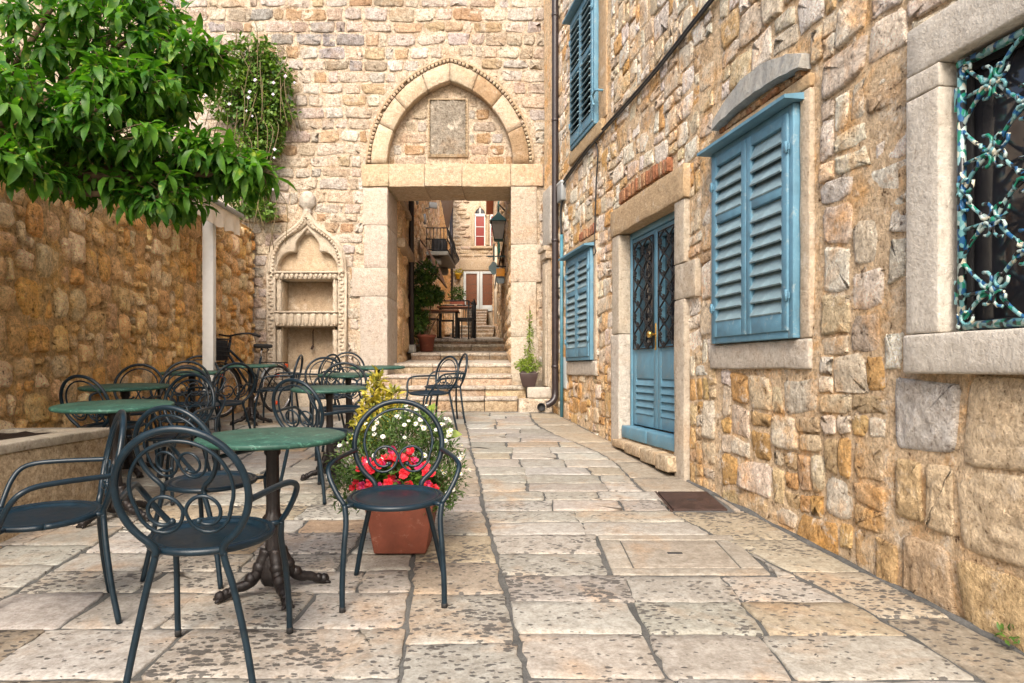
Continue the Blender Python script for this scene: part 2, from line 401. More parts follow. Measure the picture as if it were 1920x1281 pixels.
FL = .064                                       # the lane climbs this much per metre
def fz(y): return FL * y
FLOOR = Frame((0, 0, 0), (1, 0, 0), (0, 1, FL), (0, -FL, 1))
RW = Frame((2.385, 0, 0), (-.185, 1, 0), (0, 0, 1), (-1, -.185, 0)); RK = 1.01697
BW = Frame((0, 10.4, 0), (1, 0, 0), (0, 0, 1), (0, -1, 0))
LW = Frame((-3.488, 0, 0), (-.03, 1, 0), (0, 0, 1), (1, .03, 0))

# ---------------------------------------------------------------- helpers: masonry
def outline_round(u0, u1, v0, v1, n=16, p=5, jit=.008, warp=None, gap=.01):
    cu, cv, hu, hv = (u0 + u1) / 2, (v0 + v1) / 2, (u1 - u0) / 2 - gap, (v1 - v0) / 2 - gap
    sk = rnd.uniform(-.12, .12); out = []
    tp = [rnd.uniform(.82, 1.06) for _ in range(4)]
    for i in range(n):
        a = 2 * PI * (i + .5) / n; c, s_ = math.cos(a), math.sin(a)
        x = math.copysign(abs(c) ** (2 / p), c); y = math.copysign(abs(s_) ** (2 / p), s_)
        x *= (tp[0] * (1 + y) + tp[1] * (1 - y)) / 2; y *= (tp[2] * (1 + x) + tp[3] * (1 - x)) / 2
        u = cu + hu * x + sk * hv * y * .6 + rnd.uniform(-jit, jit); v = cv + hv * y + rnd.uniform(-jit, jit)
        out.append(warp(u, v) if warp else (u, v))
    return out
def stone(fr, out, edge=.0, bulge=.02, back=-.05, rings=3, amp=.006, nf=9.0, sharp=.92, tilt=.012):
    n = len(out); cu = sum(o[0] for o in out) / n; cv = sum(o[1] for o in out) / n
    verts = []; faces = []; sd_ = Vector((rnd.random() * 50, rnd.random() * 50, 0)); tu, tv = rnd.uniform(-tilt, tilt), rnd.uniform(-tilt, tilt)
    sc = [1.0, 1.0, sharp] + [sharp * (1 - (k + 1) / (rings + 0.0)) for k in range(rings - 1)]
    for j, s_ in enumerate(sc):
        for (u, v) in out:
            uu, vv = cu + (u - cu) * s_, cv + (v - cv) * s_
            if j == 0: w = back
            elif j == 1: w = edge
            else:
                k = (1 - s_)
                w = edge + bulge * (.62 + .38 * min(1, k * 1.6)) + amp * noise.noise(Vector((uu * nf, vv * nf, 0)) + sd_) * 1.6
                w += amp * noise.noise(Vector((uu * nf * 2.1, vv * nf * 2.1, 5)) + sd_) * .5 + (tu * (uu - cu) + tv * (vv - cv)) / .15
            verts.append(fr.p(uu, vv, w))
    verts.append(fr.p(cu, cv, edge + bulge + amp * noise.noise(Vector((cu * nf, cv * nf, 0)) + sd_)))
    m = len(sc)
    for j in range(m - 1):
        for k in range(n):
            k2 = (k + 1) % n; faces.append((j * n + k, j * n + k2, (j + 1) * n + k2, (j + 1) * n + k))
    for k in range(n): faces.append(((m - 1) * n + k, (m - 1) * n + (k + 1) % n, m * n))
    return verts, fr.fix(faces), fr.p(cu, cv, edge)
def jitcol(c, s=.12):
    k = 1 + rnd.uniform(-s, s) * 1.4; return tuple(max(.01, x * k * (1 + rnd.uniform(-s, s) * .35)) for x in c)
def lay(stones, mat, parent, limit=300, name='stone', rest='small_stones'):
    """stones: (verts, faces, centre, tint). Largest in view become parts, the others one joined part."""
    rank = []
    for i, (v, f, c, t) in enumerate(stones):
        if seen(c, 15):
            xs = [proj(q) for q in v[::3]]
            a = (max(x for x, _ in xs) - min(x for x, _ in xs)) * (max(y for _, y in xs) - min(y for _, y in xs))
            rank.append((a, i))
    rank.sort(reverse=True); ids = {i for a, i in rank[:limit] if a > 60}; b = MB()
    for i, (v, f, c, t) in enumerate(stones):
        if i in ids:
            o = MB(); o.put(v, f, t); o.build(name, mat, parent, c)
        else: b.put(v, f, t)
    if b.v:
        c = Vector(b.v[0]); b.build(rest, mat, parent, c, kind='stuff')
def sheet(fr, u0, u1, v0, v1, res, mat, parent, tint, amp=.008, depth=None, name='mortar', nf=5.0, seed=0., kind=None, thick=.0):
    nu, nv = max(1, int((u1 - u0) / res)), max(1, int((v1 - v0) / res)); verts = []; ok = []
    for j in range(nv + 1):
        for i in range(nu + 1):
            u, v = u0 + (u1 - u0) * i / nu, v0 + (v1 - v0) * j / nv
            d = depth(u, v) if depth else 0.0
            ok.append(d is not None)
            w = (d or 0.0) + amp * (noise.noise(Vector((u * nf, v * nf, seed))) + .6 * noise.noise(Vector((u * nf * 3.1, v * nf * 3.1, seed + 9))))
            verts.append(fr.p(u, v, w))
    faces = []
    for j in range(nv):
        for i in range(nu):
            q = (j * (nu + 1) + i, j * (nu + 1) + i + 1, (j + 1) * (nu + 1) + i + 1, (j + 1) * (nu + 1) + i)
            if all(ok[k] for k in q): faces.append(q)
    b = MB(); b.put(verts, fr.fix(faces), tint)
    return b.build(name, mat, parent, fr.p((u0 + u1) / 2, v0, 0), kind=kind)
def pack(u0, u1, v0, v1, cu, cv, sizes, blocked):
    """rubble layout: rectangles of whole cells placed greedily, bottom row first"""
    nu, nv = int((u1 - u0) / cu), int((v1 - v0) / cv); occ = set(); out = []
    for j in range(nv):
        for i in range(nu):
            if blocked(u0 + (i + .5) * cu, v0 + (j + .5) * cv): occ.add((i, j))
    tot = sum(s[2] for s in sizes)
    for j in range(nv):
        for i in range(nu):
            if (i, j) in occ: continue
            for t in range(8):
                r = rnd.random() * tot
                for (w, h, p) in sizes:
                    r -= p
                    if r <= 0: break
                if i + w <= nu and j + h <= nv and all((i + a, j + b) not in occ for a in range(w) for b in range(h)): break
            else: w = h = 1
            for a in range(w):
                for b in range(h): occ.add((i + a, j + b))
            out.append((u0 + i * cu, u0 + (i + w) * cu, v0 + j * cv, v0 + (j + h) * cv))
    return out
def warper(a, f, seed):
    def w(u, v):
        n = noise.noise_vector(Vector((u * f, v * f, seed))); m_ = noise.noise_vector(Vector((u * f * 3, v * f * 3, seed + 4)))
        return (u + a * n.x + a * .4 * m_.x, v + a * n.y + a * .4 * m_.y)
    return w
def courses(u0, u1, v0, v1, hmin, hmax, wmin, wmax):
    out = []; v = v0
    while v < v1 - .04:
        h = min(rnd.uniform(hmin, hmax), v1 - v); u = u0 - rnd.random() * wmax
        while u < u1:
            w = rnd.uniform(wmin, wmax) * (1.0 if rnd.random() < .8 else .55)
            a, b = max(u, u0), min(u + w, u1)
            if b - a > .06:
                out.append((a, b, v, v + h))
            u += w
        v += h
    return out
# ================================================================ THE LANE: ground, joints, paving slabs
ground = sheet(FLOOR, -40, 40, -40, 10.9, 4.0, M['joint'], None, (.2, .2, .2), 0, lambda u, v: -.03, 'ground', kind='structure')
lane = thing('lane', 'worn pale limestone paving of the lane', 'paving', FLOOR.p(0, 5, -.01)); del lane['category']; lane['kind'] = 'structure'
sheet(FLOOR, -4.2, 2.6, .6, 10.7, .05, M['joint'], lane, (.2, .2, .2), .0035, lambda u, v: -.0085, 'cement_joint')
def ju(v): return .29 - .10 * v
def ju2(v): return -.10 - .112 * v
def rwx(v): return 2.385 - .185 * v
def ru(v): return rwx(v) - (.42 + .10 * math.sin(v * 1.7))
slabs = []
PALE = [(.43, .39, .335), (.46, .425, .375), (.41, .375, .325), (.48, .45, .40), (.44, .40, .34), (.37, .345, .30)]
WARM = [(.42, .345, .25), (.42, .31, .20), (.42, .36, .275), (.36, .30, .235)]
pw = warper(.022, .8, 3)
def slab(poly, pick, col, jit=.009):
    out = []
    for a in range(4):
        A, B = Vector(poly[a]), Vector(poly[(a + 1) % 4]); n = 6
        cut = rnd.uniform(.02, .05)
        for k in range(n):
            t = cut + (1 - 2 * cut) * k / (n - 1)
            q = A.lerp(B, t); out.append((q.x + rnd.uniform(-jit, jit), q.y + rnd.uniform(-jit, jit)))
    v, f, c = stone(FLOOR, out, -.004 + rnd.uniform(-.002, .002), .005, -.04, 3, .0022, 5, .982, .0014)
    slabs.append((v, f, c, (*jitcol(col, .06), pick)))
def strip(l, r, rows, wmin, wmax, warm=.15, holes=()):
    for a, b in zip(rows, rows[1:]):
        g = rnd.uniform(.003, .008)
        spans = [(None, None)]
        mid = (a + b) / 2; L, R = l(mid), r(mid)
        cuts = []; segs = [(L, R)]
        for (hu0, hu1, hv0, hv1) in holes:
            if hv0 - .02 < mid < hv1 + .02:
                segs = [(L, hu0), (hu1, R)]
        for (s0, s1) in segs:
            if s1 - s0 < .035: continue
            us = [s0]
            while s1 - us[-1] > wmax * 1.15: us.append(us[-1] + rnd.uniform(wmin, wmax))
            if s1 - us[-1] < wmin * .5 and len(us) > 1: us[-1] = s1
            else: us.append(s1)
            for u0, u1 in zip(us, us[1:]):
                gg = rnd.uniform(.004, .010); sk = rnd.uniform(-.02, .02)
                def e(u, v):
                    if abs(u - L) < 1e-6: u = l(v) + gg * .6
                    elif abs(u - R) < 1e-6: u = r(v) - gg * .6
                    return u
                gl = gg if u0 != L else gg * 1.2; gr = gg if u1 != R else gg * 1.2
                poly = [pw(e(u0, a) + gl, a + g), pw(e(u1, a) - gr + (sk if u1 != R else 0) * .5, a + g), pw(e(u1, b) - gr + (sk if u1 != R else 0), b - g), pw(e(u0, b) + gl, b - g)]
                q = rnd.random()
                pick = .3 if q < .15 else rnd.uniform(.62, .85) if q < .5 else rnd.uniform(.85, 1.12)
                pick *= max(.35, min(1.0, (7.0 - mid) / 2.5))
                slab(poly, pick, rnd.choice(WARM if rnd.random() < warm else PALE))
def rows(v0, v1, a, b):
    r = [v0]
    while r[-1] < v1: r.append(r[-1] + rnd.uniform(a, b))
    r[-1] = v1; return r
fixed = [1.1, 1.55, 2.0, 2.42, 2.77, 3.1, 3.42, 3.75, 4.08, 4.34, 4.6, 4.87, 5.13]
H1, H2 = (.47, 1.27, 3.42, 4.08), (1.02, 1.41, 4.6, 5.13)
strip(ju, ru, fixed + rows(5.4, 9.72, .25, .36), .32, .60, .10, (H1, H2))
strip(ru, lambda v: rwx(v) - .02, [1.1] + rows(1.7, 4.6, .45, .75) + [5.13] + rows(5.6, 9.6, .4, .7), .5, 1, .7, (H2,))
strip(ju2, ju, rows(1.1, 9.75, .30, .52), .5, 1, .35)
strip(lambda v: -2.05 - .06 * v, ju2, rows(1.2, 9.75, .26, .40), .36, .70, .22)
strip(lambda v: -3.75, lambda v: -2.05 - .06 * v, rows(1.3, 10.35, .28, .42), .36, .70, .30)
lay(slabs, M['paving'], lane, 300, 'paving_slab', 'small_slabs')
# stone manhole set in the paving: a frame of four strips and a lid with a lifting slot
mh = thing('stone_manhole', 'square stone manhole cover with a lifting slot set in the paving', 'manhole', FLOOR.p(.87, 3.75, 0))
mc = (.38, .335, .275, .10)
for (a, b, c, d) in ((.49, 1.25, 3.435, 3.52), (.49, 1.25, 3.985, 4.068), (.49, .60, 3.526, 3.979), (1.14, 1.25, 3.526, 3.979)):
    FLOOR.addbox('frame_strip', M['paving'], mh, a, b, c, d, -.04, .0, .004, (3, 3, 1), .001, 4, mc)
lid = FLOOR.addbox('lid', M['paving'], mh, .607, 1.133, 3.533, 3.972, -.04, -.002, .004, (6, 5, 1), .0015, 4, (.37, .32, .26, .05))
FLOOR.addbox('lifting_slot', M['dark'], lid, .82, .90, 3.74, 3.765, -.01, .0005, .003)
pl = thing('metal_hatch', 'rusty dark iron hatch plate in the paving beside the house wall', 'hatch', FLOOR.p(1.2, 4.87, 0))
FLOOR.addbox('plate', M['rust'], pl, 1.05, 1.40, 4.62, 5.11, -.03, .004, .003, (6, 6, 1), .0006, 6)
FLOOR.addbox('plate_frame', M['rust'], pl, 1.025, 1.043, 4.60, 5.13, -.03, .001, .003)
FLOOR.addbox('handle_slot', M['dark'], pl, 1.20, 1.26, 4.86, 4.875, -.01, .0048, .001)
# cement kerb fillet at the foot of the house
b = MB(); b.put(*tube([(rwx(y) - .02, y, fz(y) - .015) for y in [1 + .1 * k for k in range(59)]], [.026 + .02 * noise.noise(Vector((k * .35, 2, 0))) for k in range(59)], 8), (.26, .25, .23))
b.build('cement_fillet', M['joint'], lane, FLOOR.p(1.5, 4, 0))

# ================================================================ RIGHT: the rubble house with blue shutters
house = thing('house', 'rubble limestone house with light blue shutters and door along the right side', 'house', RW.p(5.5 * RK, fz(5.5), 0))
K = RK
def R(y0, y1, z0, z1): return (y0 * K, y1 * K, z0, z1)
W2 = R(4.0, 4.99, 1.385, 2.71); W1 = R(7.87, 8.91, 1.31, 2.57); WU = R(7.72, 8.71, 3.88, 5.45)
DO = R(5.65, 6.95, .60, 2.53); W3 = R(1.9, 2.961, 1.36, 2.49)
HOLES = [DO, W3]
def inr(u, v, r, m=0): return r[0] - m < u < r[1] + m and r[2] - m < v < r[3] + m
def hdepth(u, v):
    for r in HOLES:
        if inr(u, v, r, .03): return -.28
    return .004 + .016 * noise.noise(Vector((u * 1.6, v * 1.6, 3)))
sheet(RW, -1.5, 10.5, -.4, 7.2, .03, M['right'], house, (.58, .45, .30), .005, hdepth, 'mortar', 4.5, 1.0)
RW.addbox('wall_core', M['right'], house, -1.5, 10.5, -.5, 7.2, -.9, -.30, .01, tint=(.42, .27, .14))
blk = [R(5.44, 7.22, 0, 2.80), R(5.72, 7.05, 2.8, 3.0), R(3.86, 5.06, 1.20, 2.82), R(3.93, 4.98, 2.82, 3.09), R(7.80, 9.02, 1.16, 2.70), R(7.80, 8.5, 2.7, 2.86),
       R(7.30, 8.85, 3.74, 5.6), R(1.65, 3.155, 1.19, 2.68), R(-2, 3.29, -1, 1.19)]
rw_ = warper(.055, 1.2, 7)
RC = [(.60, .53, .43), (.58, .50, .39), (.55, .45, .32), (.62, .56, .47), (.55, .39, .22), (.52, .32, .14), (.55, .46, .35), (.58, .47, .32), (.46, .34, .22), (.62, .55, .45)]
st = []
sizes = [(1, 1, 2), (2, 1, 3), (2, 2, 3), (3, 2, 2.2), (1, 2, 1.5), (2, 3, .7), (3, 3, .5)]
stop = lambda u, v: any(inr(u, v, r) for r in blk) or v < fz(u / K) - .12 or v > 1.21 + 700 * (u / K) / F + .3
UB = 5.06 * K
layout = pack(1.2, UB, -.05, 6.5, .128, .112, [(1, 1, 1.2), (2, 1, 2), (2, 2, 3.5), (1, 2, 1.5), (3, 2, 1)], stop) + pack(UB, 9.75 * K, -.05, 6.5, .105, .092, sizes, stop)
for (a, b_, c, d) in layout:
    big = (b_ - a) > .25 and (d - c) > .2
    o = outline_round(a, b_, c, d, 26 if big else 20, rnd.uniform(4, 10), .008, rw_, rnd.uniform(.002, .008))
    v, f, ce = stone(RW, o, rnd.uniform(.000, .008), rnd.uniform(.006, .016), -.06, 6, .006, 8, .94, .008)
    col = rnd.choice(RC)
    lowz = c - fz(a / K) < .75
    if lowz and rnd.random() < .55: col = rnd.choice([(.52, .36, .18), (.50, .31, .13), (.46, .34, .20), (.52, .40, .25)])
    elif not lowz and rnd.random() < .42: col = rnd.choice([(.68, .64, .56), (.64, .60, .54), (.68, .62, .51)])
    st.append((v, f, ce, jitcol(col, .10)))
bs = []
# big squared blocks at the near corner, under the barred window
for (y0, y1, z0, z1, col) in [(2.915, 3.275, .835, 1.18, (.43, .41, .38)), (2.28, 2.905, .82, 1.18, (.52, .42, .29)), (2.93, 3.09, .50, .825, (.50, .40, .27)),
        (2.34, 2.925, .475, .81, (.52, .42, .29)), (2.44, 2.92, .05, .465, (.46, .34, .19)), (2.935, 3.235, .10, .485, (.36, .27, .18)), (3.10, 3.28, .52, .82, (.44, .33, .19)),
        (1.70, 2.27, .82, 1.18, (.50, .41, .29)), (1.65, 2.33, .475, .81, (.5, .4, .28)), (1.75, 2.43, .02, .465, (.46, .35, .21)), (3.245, 3.40, .12, .42, (.42, .29, .15)),
        (1.0, 1.69, .7, 1.18, (.5, .41, .29)), (1.0, 1.64, .0, .69, (.5, .4, .28))]:
    o = outline_round(y0 * K, y1 * K, z0, z1, 34, 11, .005, warper(.012, 2, 5), .005)
    v, f, ce = stone(RW, o, .006, .018, -.06, 10, .007, 19, .965, .004)
    bs.append((v, f, ce, tuple(min(.62, x * 1.12) for x in col)))
lay(bs, M['block'], house, 300, 'block', 'hidden_blocks')
lay(st, M['right'], house, 300)
# door surround: jambs, lintel, brick relieving course, threshold steps
DT = (.52, .46, .37)
RW.addbox('jamb_stone', M['dress'], house, 6.955 * K, 7.185 * K, .38, 1.55, -.25, .055, .007, (5, 12, 3), .006, 6, (.55, .51, .45))
RW.addbox('jamb_stone', M['dress'], house, 6.953 * K, 7.17 * K, 1.555, 2.525, -.25, .052, .007, (5, 12, 3), .006, 6, DT)
RW.addbox('jamb_stone', M['dress'], house, 5.46 * K, 5.645 * K, .30, 1.75, -.25, .055, .007, (3, 14, 3), .006, 6, (.49, .43, .35))
RW.addbox('jamb_stone', M['dress'], house, 5.28 * K, 5.647 * K, 1.755, 2.03, -.25, .05, .007, (5, 4, 3), .006, 6, DT)
RW.addbox('jamb_stone', M['dress'], house, 5.46 * K, 5.645 * K, 2.035, 2.525, -.25, .055, .007, (3, 8, 3), .006, 6, DT)
RW.addbox('lintel', M['dress'], house, 5.44 * K, 7.19 * K, 2.53, 2.79, -.25, .065, .008, (14, 4, 3), .008, 6, (.49, .36, .22))
for k in range(26):
    y = 5.80 + k * .047
    RW.addbox('brick', M['brick'], house, (y + .004) * K, (y + .041) * K, 2.83 + .012 * math.sin(k * .12 * 1.0), 2.945 + .02 * math.sin(k / 25 * PI), -.05, .038 + rnd.uniform(-.012, .012), .006, (1, 2, 1), .004, 14,
              tint=rnd.choice([(.38, .20, .11), (.44, .27, .15), (.46, .33, .21), (.34, .15, .08)]))
for k in range(12):
    y = 7.85 + k * .05
    RW.addbox('brick', M['brick'], house, (y + .004) * K, (y + .044) * K, 2.72, 2.81 + .02 * rnd.random(), -.05, .03 + rnd.uniform(-.01, .01), .006, (1, 2, 1), .004, 14, tint=rnd.choice([(.37, .16, .09), (.44, .25, .14), (.36, .14, .08)]))
for (a, b_, c) in ((5.60, 5.86, .50), (5.865, 6.2, .505), (6.205, 6.6, .51), (6.605, 6.96, .51)):
    RW.addbox('threshold_stone', M['step'], house, a * K, b_ * K, fz(a) + .035, c + .02, -.2, .13, .012, (4, 2, 3), .005, 7, (.50, .41, .29))
# the double door
u0, u1, z0, z1 = DO
fr = MB()
fr.put(*RW.box(u0, u0 + .04, z0 - .03, z1, -.15, -.06, .005)); fr.put(*RW.box(u1 - .04, u1, z0 - .03, z1, -.15, -.06, .005)); fr.put(*RW.box(u0 + .041, u1 - .041, z1 - .06, z1, -.15, -.06, .005))
fr.build('door_frame', M['bluedoor'], house, RW.p((u0 + u1) / 2, z0, -.2))
um = (u0 + u1) / 2
RW.addbox('weather_board', M['bluedoor'], house, u0 + .002, um - .003, z0 - .06, z0 + .06, -.115, .03, .012, (4, 2, 2), .003)
RW.addbox('weather_board', M['bluedoor'], house, um + .003, u1 - .002, z0 - .06, z0 + .06, -.115, .03, .012, (4, 2, 2), .003)
def scroll_flower(fr_, u, v, w, s, tubes, n=4, r=.006):
    for k in range(n):
        a0 = PI / 4 + k * 2 * PI / n; pts = []
        for i in range(9):
            t = i / 8; a = a0 + t * 5.4 - 1.7; rr = s * (.46 - .20 * t)
            cu, cv = u + s * .62 * math.cos(a0), v + s * .62 * math.sin(a0)
            pts.append(fr_.p(cu + rr * math.cos(a + 2.2), cv + rr * math.sin(a + 2.2), w))
        tubes.append((pts, r))
for (a, b_) in ((u0 + .042, um - .003), (um + .003, u1 - .042)):
    lf = MB(); zb = z0 + .075; zt = z1 - .065; sw = .085; zm = z0 + .82
    lf.put(*RW.box(a, a + sw, zb, zt, -.125, -.075, .004)); lf.put(*RW.box(b_ - sw, b_, zb, zt, -.125, -.075, .004))
    for (p, q) in ((zb, zb + .11), (zm - .30, zm), (zt - .09, zt)): lf.put(*RW.box(a + sw + .001, b_ - sw - .001, p, q, -.125, -.077, .004))
    door = lf.build('door_leaf', M['bluedoor'], house, RW.p((a + b_) / 2, z0, -.18))
    ns = 5; hs = (zm - .30 - (zb + .11)) / ns
    for k in range(ns):
        v0 = zb + .11 + k * hs
        vv = [RW.p(q[0], q[1], q[2]) for q in ((a + sw, v0 + .004, -.09), (b_ - sw, v0 + .004, -.09), (b_ - sw, v0 + .004, -.068), (a + sw, v0 + .004, -.068), (a + sw, v0 + hs, -.115), (b_ - sw, v0 + hs, -.115), (b_ - sw, v0 + hs, -.094), (a + sw, v0 + hs, -.094))]
        m_ = MB(); m_.put(vv, RW.fix([(0, 3, 2, 1), (4, 5, 6, 7), (3, 7, 6, 2), (0, 1, 5, 4), (0, 4, 7, 3), (1, 2, 6, 5)])); m_.build('slat', M['bluedoor'], door, RW.p((a + b_) / 2, v0, -.16), smooth=False)
    RW.addbox('pane', M['glass'], door, a + sw, b_ - sw, zm, zt - .09, -.12, -.113, .001)
    # iron grille of crossing wavy bands with scroll knots
    g0, g1, h0, h1 = a + .06, b_ - .06, zm - .02, zt - .05; G = MB(); tb = []
    for (p, q) in (((g0, h0), (g1, h0)), ((g1, h0), (g1, h1)), ((g1, h1), (g0, h1)), ((g0, h1), (g0, h0))):
        tb.append(([RW.p(p[0], p[1], -.06), RW.p(q[0], q[1], -.06)], .007))
    W_ = g1 - g0; nk = 5; per = (h1 - h0) / nk
    for ph in (0, PI):
        for c in (.26, .74):
            tb.append(([RW.p(g0 + W_ * (c + .24 * math.sin(PI * (v / 40) * nk * 2 / 2 * 1.0 + ph)), h0 + (h1 - h0) * v / 40, -.06 + .004 * math.cos(v)) for v in range(41)], .0085))
    for k in range(nk):
        for c in (.03, .5, .97):
            scroll_flower(RW, g0 + W_ * (.08 + .84 * c), h0 + per * (k + .5), -.053, .042, tb, 4, .0065)
        scroll_flower(RW, g0 + W_ * .26, h0 + per * (k + .02) + .02, -.053, .03, tb, 4, .0055); scroll_flower(RW, g0 + W_ * .74, h0 + per * (k + .02) + .02, -.053, .03, tb, 4, .0055)
    for pts, r in tb: G.put(*tube(pts, r, 6))
    G.build('grille', M['blackiron'], door, RW.p((a + b_) / 2, zm, -.135))
hb = MB(); c = RW.p(um + .035, z0 + .92, -.068)
v, f = lathe([(.012, 0), (.012, .03), (.028, .036), (.033, .052), (.028, .068), (.008, .076)], 12); mxn = Matrix.Translation(c) @ Vector(RW.N).to_track_quat('Z', 'Y').to_matrix().to_4x4()
hb.put(v, f, mx=mxn); hb.put(*RW.box(um + .018, um + .052, z0 + .78, z0 + 1.02, -.077, -.068, .003)); hb.build('door_knob', M['brass'], house, c)

# shuttered windows
def shutters(r, w, groups, tilt, label, hook=False, mat='blue', trap=True):
    u0, u1, z0, z1 = r; fw = .055
    fr = MB()
    fr.put(*RW.box(u0, u0 + fw, z0, z1, .0, w + .035, .005)); fr.put(*RW.box(u1 - fw, u1, z0, z1, .0, w + .035, .005))
    fr.put(*RW.box(u0 + fw + .001, u1 - fw - .001, z0, z0 + fw, .0, w + .034, .005)); fr.put(*RW.box(u0 + fw + .001, u1 - fw - .001, z1 - fw, z1, .0, w + .034, .005))
    fr.build('shutter_frame', M[mat], house, RW.p((u0 + u1) / 2, z0, w), label=label)
    RW.addbox('window_back', M['dark'], house, u0 + .02, u1 - .02, z0 + .02, z1 - .02, .001, .012, .002)
    um = (u0 + u1) / 2; gap = .004
    for si, (a, b) in enumerate(((u0 + fw - .012, um - gap), (um + gap, u1 - fw + .012))):
        sw = .058; tz = z1 - fw + .01; bz = z0 + fw - .012; m_ = MB(); d0, d1 = w + .012, w + .048
        m_.put(*RW.box(a, a + sw, bz, tz, d0, d1, .004)); m_.put(*RW.box(b - sw, b, bz, tz, d0, d1, .004))
        n = sum(groups); rail = .062; rails = len(groups) + 1; H = tz - bz; sl = (H - rails * rail - .05) / n; z = bz
        m_.put(*RW.box(a + sw + .0005, b - sw - .0005, z, z + rail + .05, d0, d1 - .001, .004)); z += rail + .05; bays = []
        for g in groups:
            bays.append((z, g)); z += g * sl
            m_.put(*RW.box(a + sw + .0005, b - sw - .0005, z, z + rail, d0, d1 - .001, .004)); z += rail
        sh = m_.build('shutter', M[mat], house, RW.p((a + b) / 2, z0, w))
        for (zz, g) in bays:
            for k in range(g):
                c = zz + (k + .5) * sl; hh = sl * .66; t = tilt + rnd.uniform(-.05, .05)
                dv, dw = hh * math.cos(t), hh * math.sin(t) * 1.0; wc = (d0 + d1) / 2 - .002; th = .006
                q = [(c - dv, wc + dw), (c - dv + th * 1.4, wc + dw + th), (c + dv + th, wc - dw), (c + dv, wc - dw - th)]
                vv = [RW.p(u, z_, w_) for u in (a + sw - .004, b - sw + .004) for (z_, w_) in q]
                x = MB(); x.put(vv, RW.fix([(0, 1, 2, 3), (7, 6, 5, 4), (0, 4, 5, 1), (1, 5, 6, 2), (2, 6, 7, 3), (3, 7, 4, 0)]))
                x.build('slat', M['bluegrey'], sh, RW.p((a + b) / 2, c, wc), smooth=False)
        for zz in (bz + .16 * H, bz + .84 * H):
            e = a if si == 0 else b
            x = MB(); x.put(*RW.box(e - .03, e + .03, zz - .018, zz + .018, d1 - .001, d1 + .006, .002)); x.put(*tube([RW.p(e, zz - .03, d1 + .004), RW.p(e, zz + .035, d1 + .004)], .010, 8))
            x.build('hinge', M[mat], sh, RW.p(e, zz, d1))
    cap = MB(); q = [(z1 + .002, .002), (z1 + .045, .002), (z1 + .022, w + .12), (z1 + .002, w + .12)]
    vv = [RW.p(u, a, b) for u in (u0 - .05, u1 + .05) for a, b in q]
    cap.put(vv, RW.fix([(0, 1, 2, 3), (7, 6, 5, 4), (0, 4, 5, 1), (1, 5, 6, 2), (2, 6, 7, 3), (3, 7, 4, 0)])); cap.build('drip_board', M[mat], house, RW.p(um, z1, .05), smooth=False)
    if hook:
        x = MB(); x.put(*tube(catmull([RW.p(u0 - .16, z0 + .30, -.03), RW.p(u0 - .16, z0 + .30, .07), RW.p(u0 - .10, z0 + .31, .09), RW.p(u0 - .03, z0 + .28, .09), RW.p(u0 - .03, z0 + .20, .085), RW.p(u0 - .06, z0 + .18, .08)], 5), .013, 7)); x.build('shutter_hook', M[mat], house, RW.p(u0 - .1, z0 + .28, .05))
FT = (.54, .45, .34)
for (r, jw) in ((W2, .10), (W1, .10)):
    u0, u1, z0, z1 = r
    RW.addbox('window_jamb', M['dress'], house, u0 - jw, u0 - .004, z0 - .004, z1 + .05, -.1, .030, .01, (2, 10, 2), .005, 7, FT); RW.addbox('window_jamb', M['dress'], house, u1 + .004, u1 + jw * .9, z0 - .004, z1 + .05, -.1, .030, .01, (2, 10, 2), .005, 7, FT)
    RW.addbox('window_sill', M['dress'], house, u0 - jw, u1 + jw * .9, z0 - .175, z0 - .006, -.1, .034, .012, (10, 3, 2), .006, 7, (.53, .48, .41)); RW.addbox('window_lintel', M['dress'], house, u0 - jw, u1 + jw * .9, z1 + .054, z1 + .13, -.1, .032, .01, (8, 2, 2), .005, 7, (.47, .33, .19))
u0, u1, z0, z1 = WU
RW.addbox('window_jamb', M['dress'], house, u0 - .28, u0 - .004, z0 - .004, z1 + .1, -.1, .02, .01, (3, 10, 2), .005, 7, (.50, .36, .22)); RW.addbox('window_sill', M['dress'], house, u0 - .2, u1 + .1, z0 - .16, z0 - .006, -.1, .05, .012, (10, 3, 2), .006, 7, (.46, .34, .2))
shutters(W2, .03, (8, 4), .40, 'large closed shutters in front of the brick arch wall beside the door')
shutters(W1, .03, (8, 4), .42, 'smaller closed shutters low on the wall between drainpipe and door')
shutters(WU, .03, (9, 7), .75, 'tall upper shutters high on the wall', True)
# grey relieving arch slab over the large shutters, with broken brick below
b = MB(); n = 16; vs_ = []; fs = []
for i in range(n + 1):
    t = i / n; y = 3.93 + 1.04 * t; k = 4 * t * (1 - t); lo = 2.87 + .045 * k; hi = 2.96 + .125 * k + .012 * noise.noise(Vector((t * 6, 1, 0)))
    for (v, w) in ((lo, -.04), (hi, -.04), (hi - .012, .085), (lo + .006, .105)): vs_.append(RW.p(y * K, v, w * (.75 if w > 0 else 1) + .014 * noise.noise(Vector((t * 12, v * 9, 3)))))
for i in range(n):
    for k in range(4): fs.append((i * 4 + k, i * 4 + (k + 1) % 4, i * 4 + 4 + (k + 1) % 4, i * 4 + 4 + k))
fs += [(3, 2, 1, 0), (n * 4, n * 4 + 1, n * 4 + 2, n * 4 + 3)]
b.put(vs_, RW.fix([tuple(reversed(q)) for q in fs]), (.36, .36, .34)); b.build('relieving_slab', M['pale'], house, RW.p(4.45 * K, 2.95, 0), smooth=False)
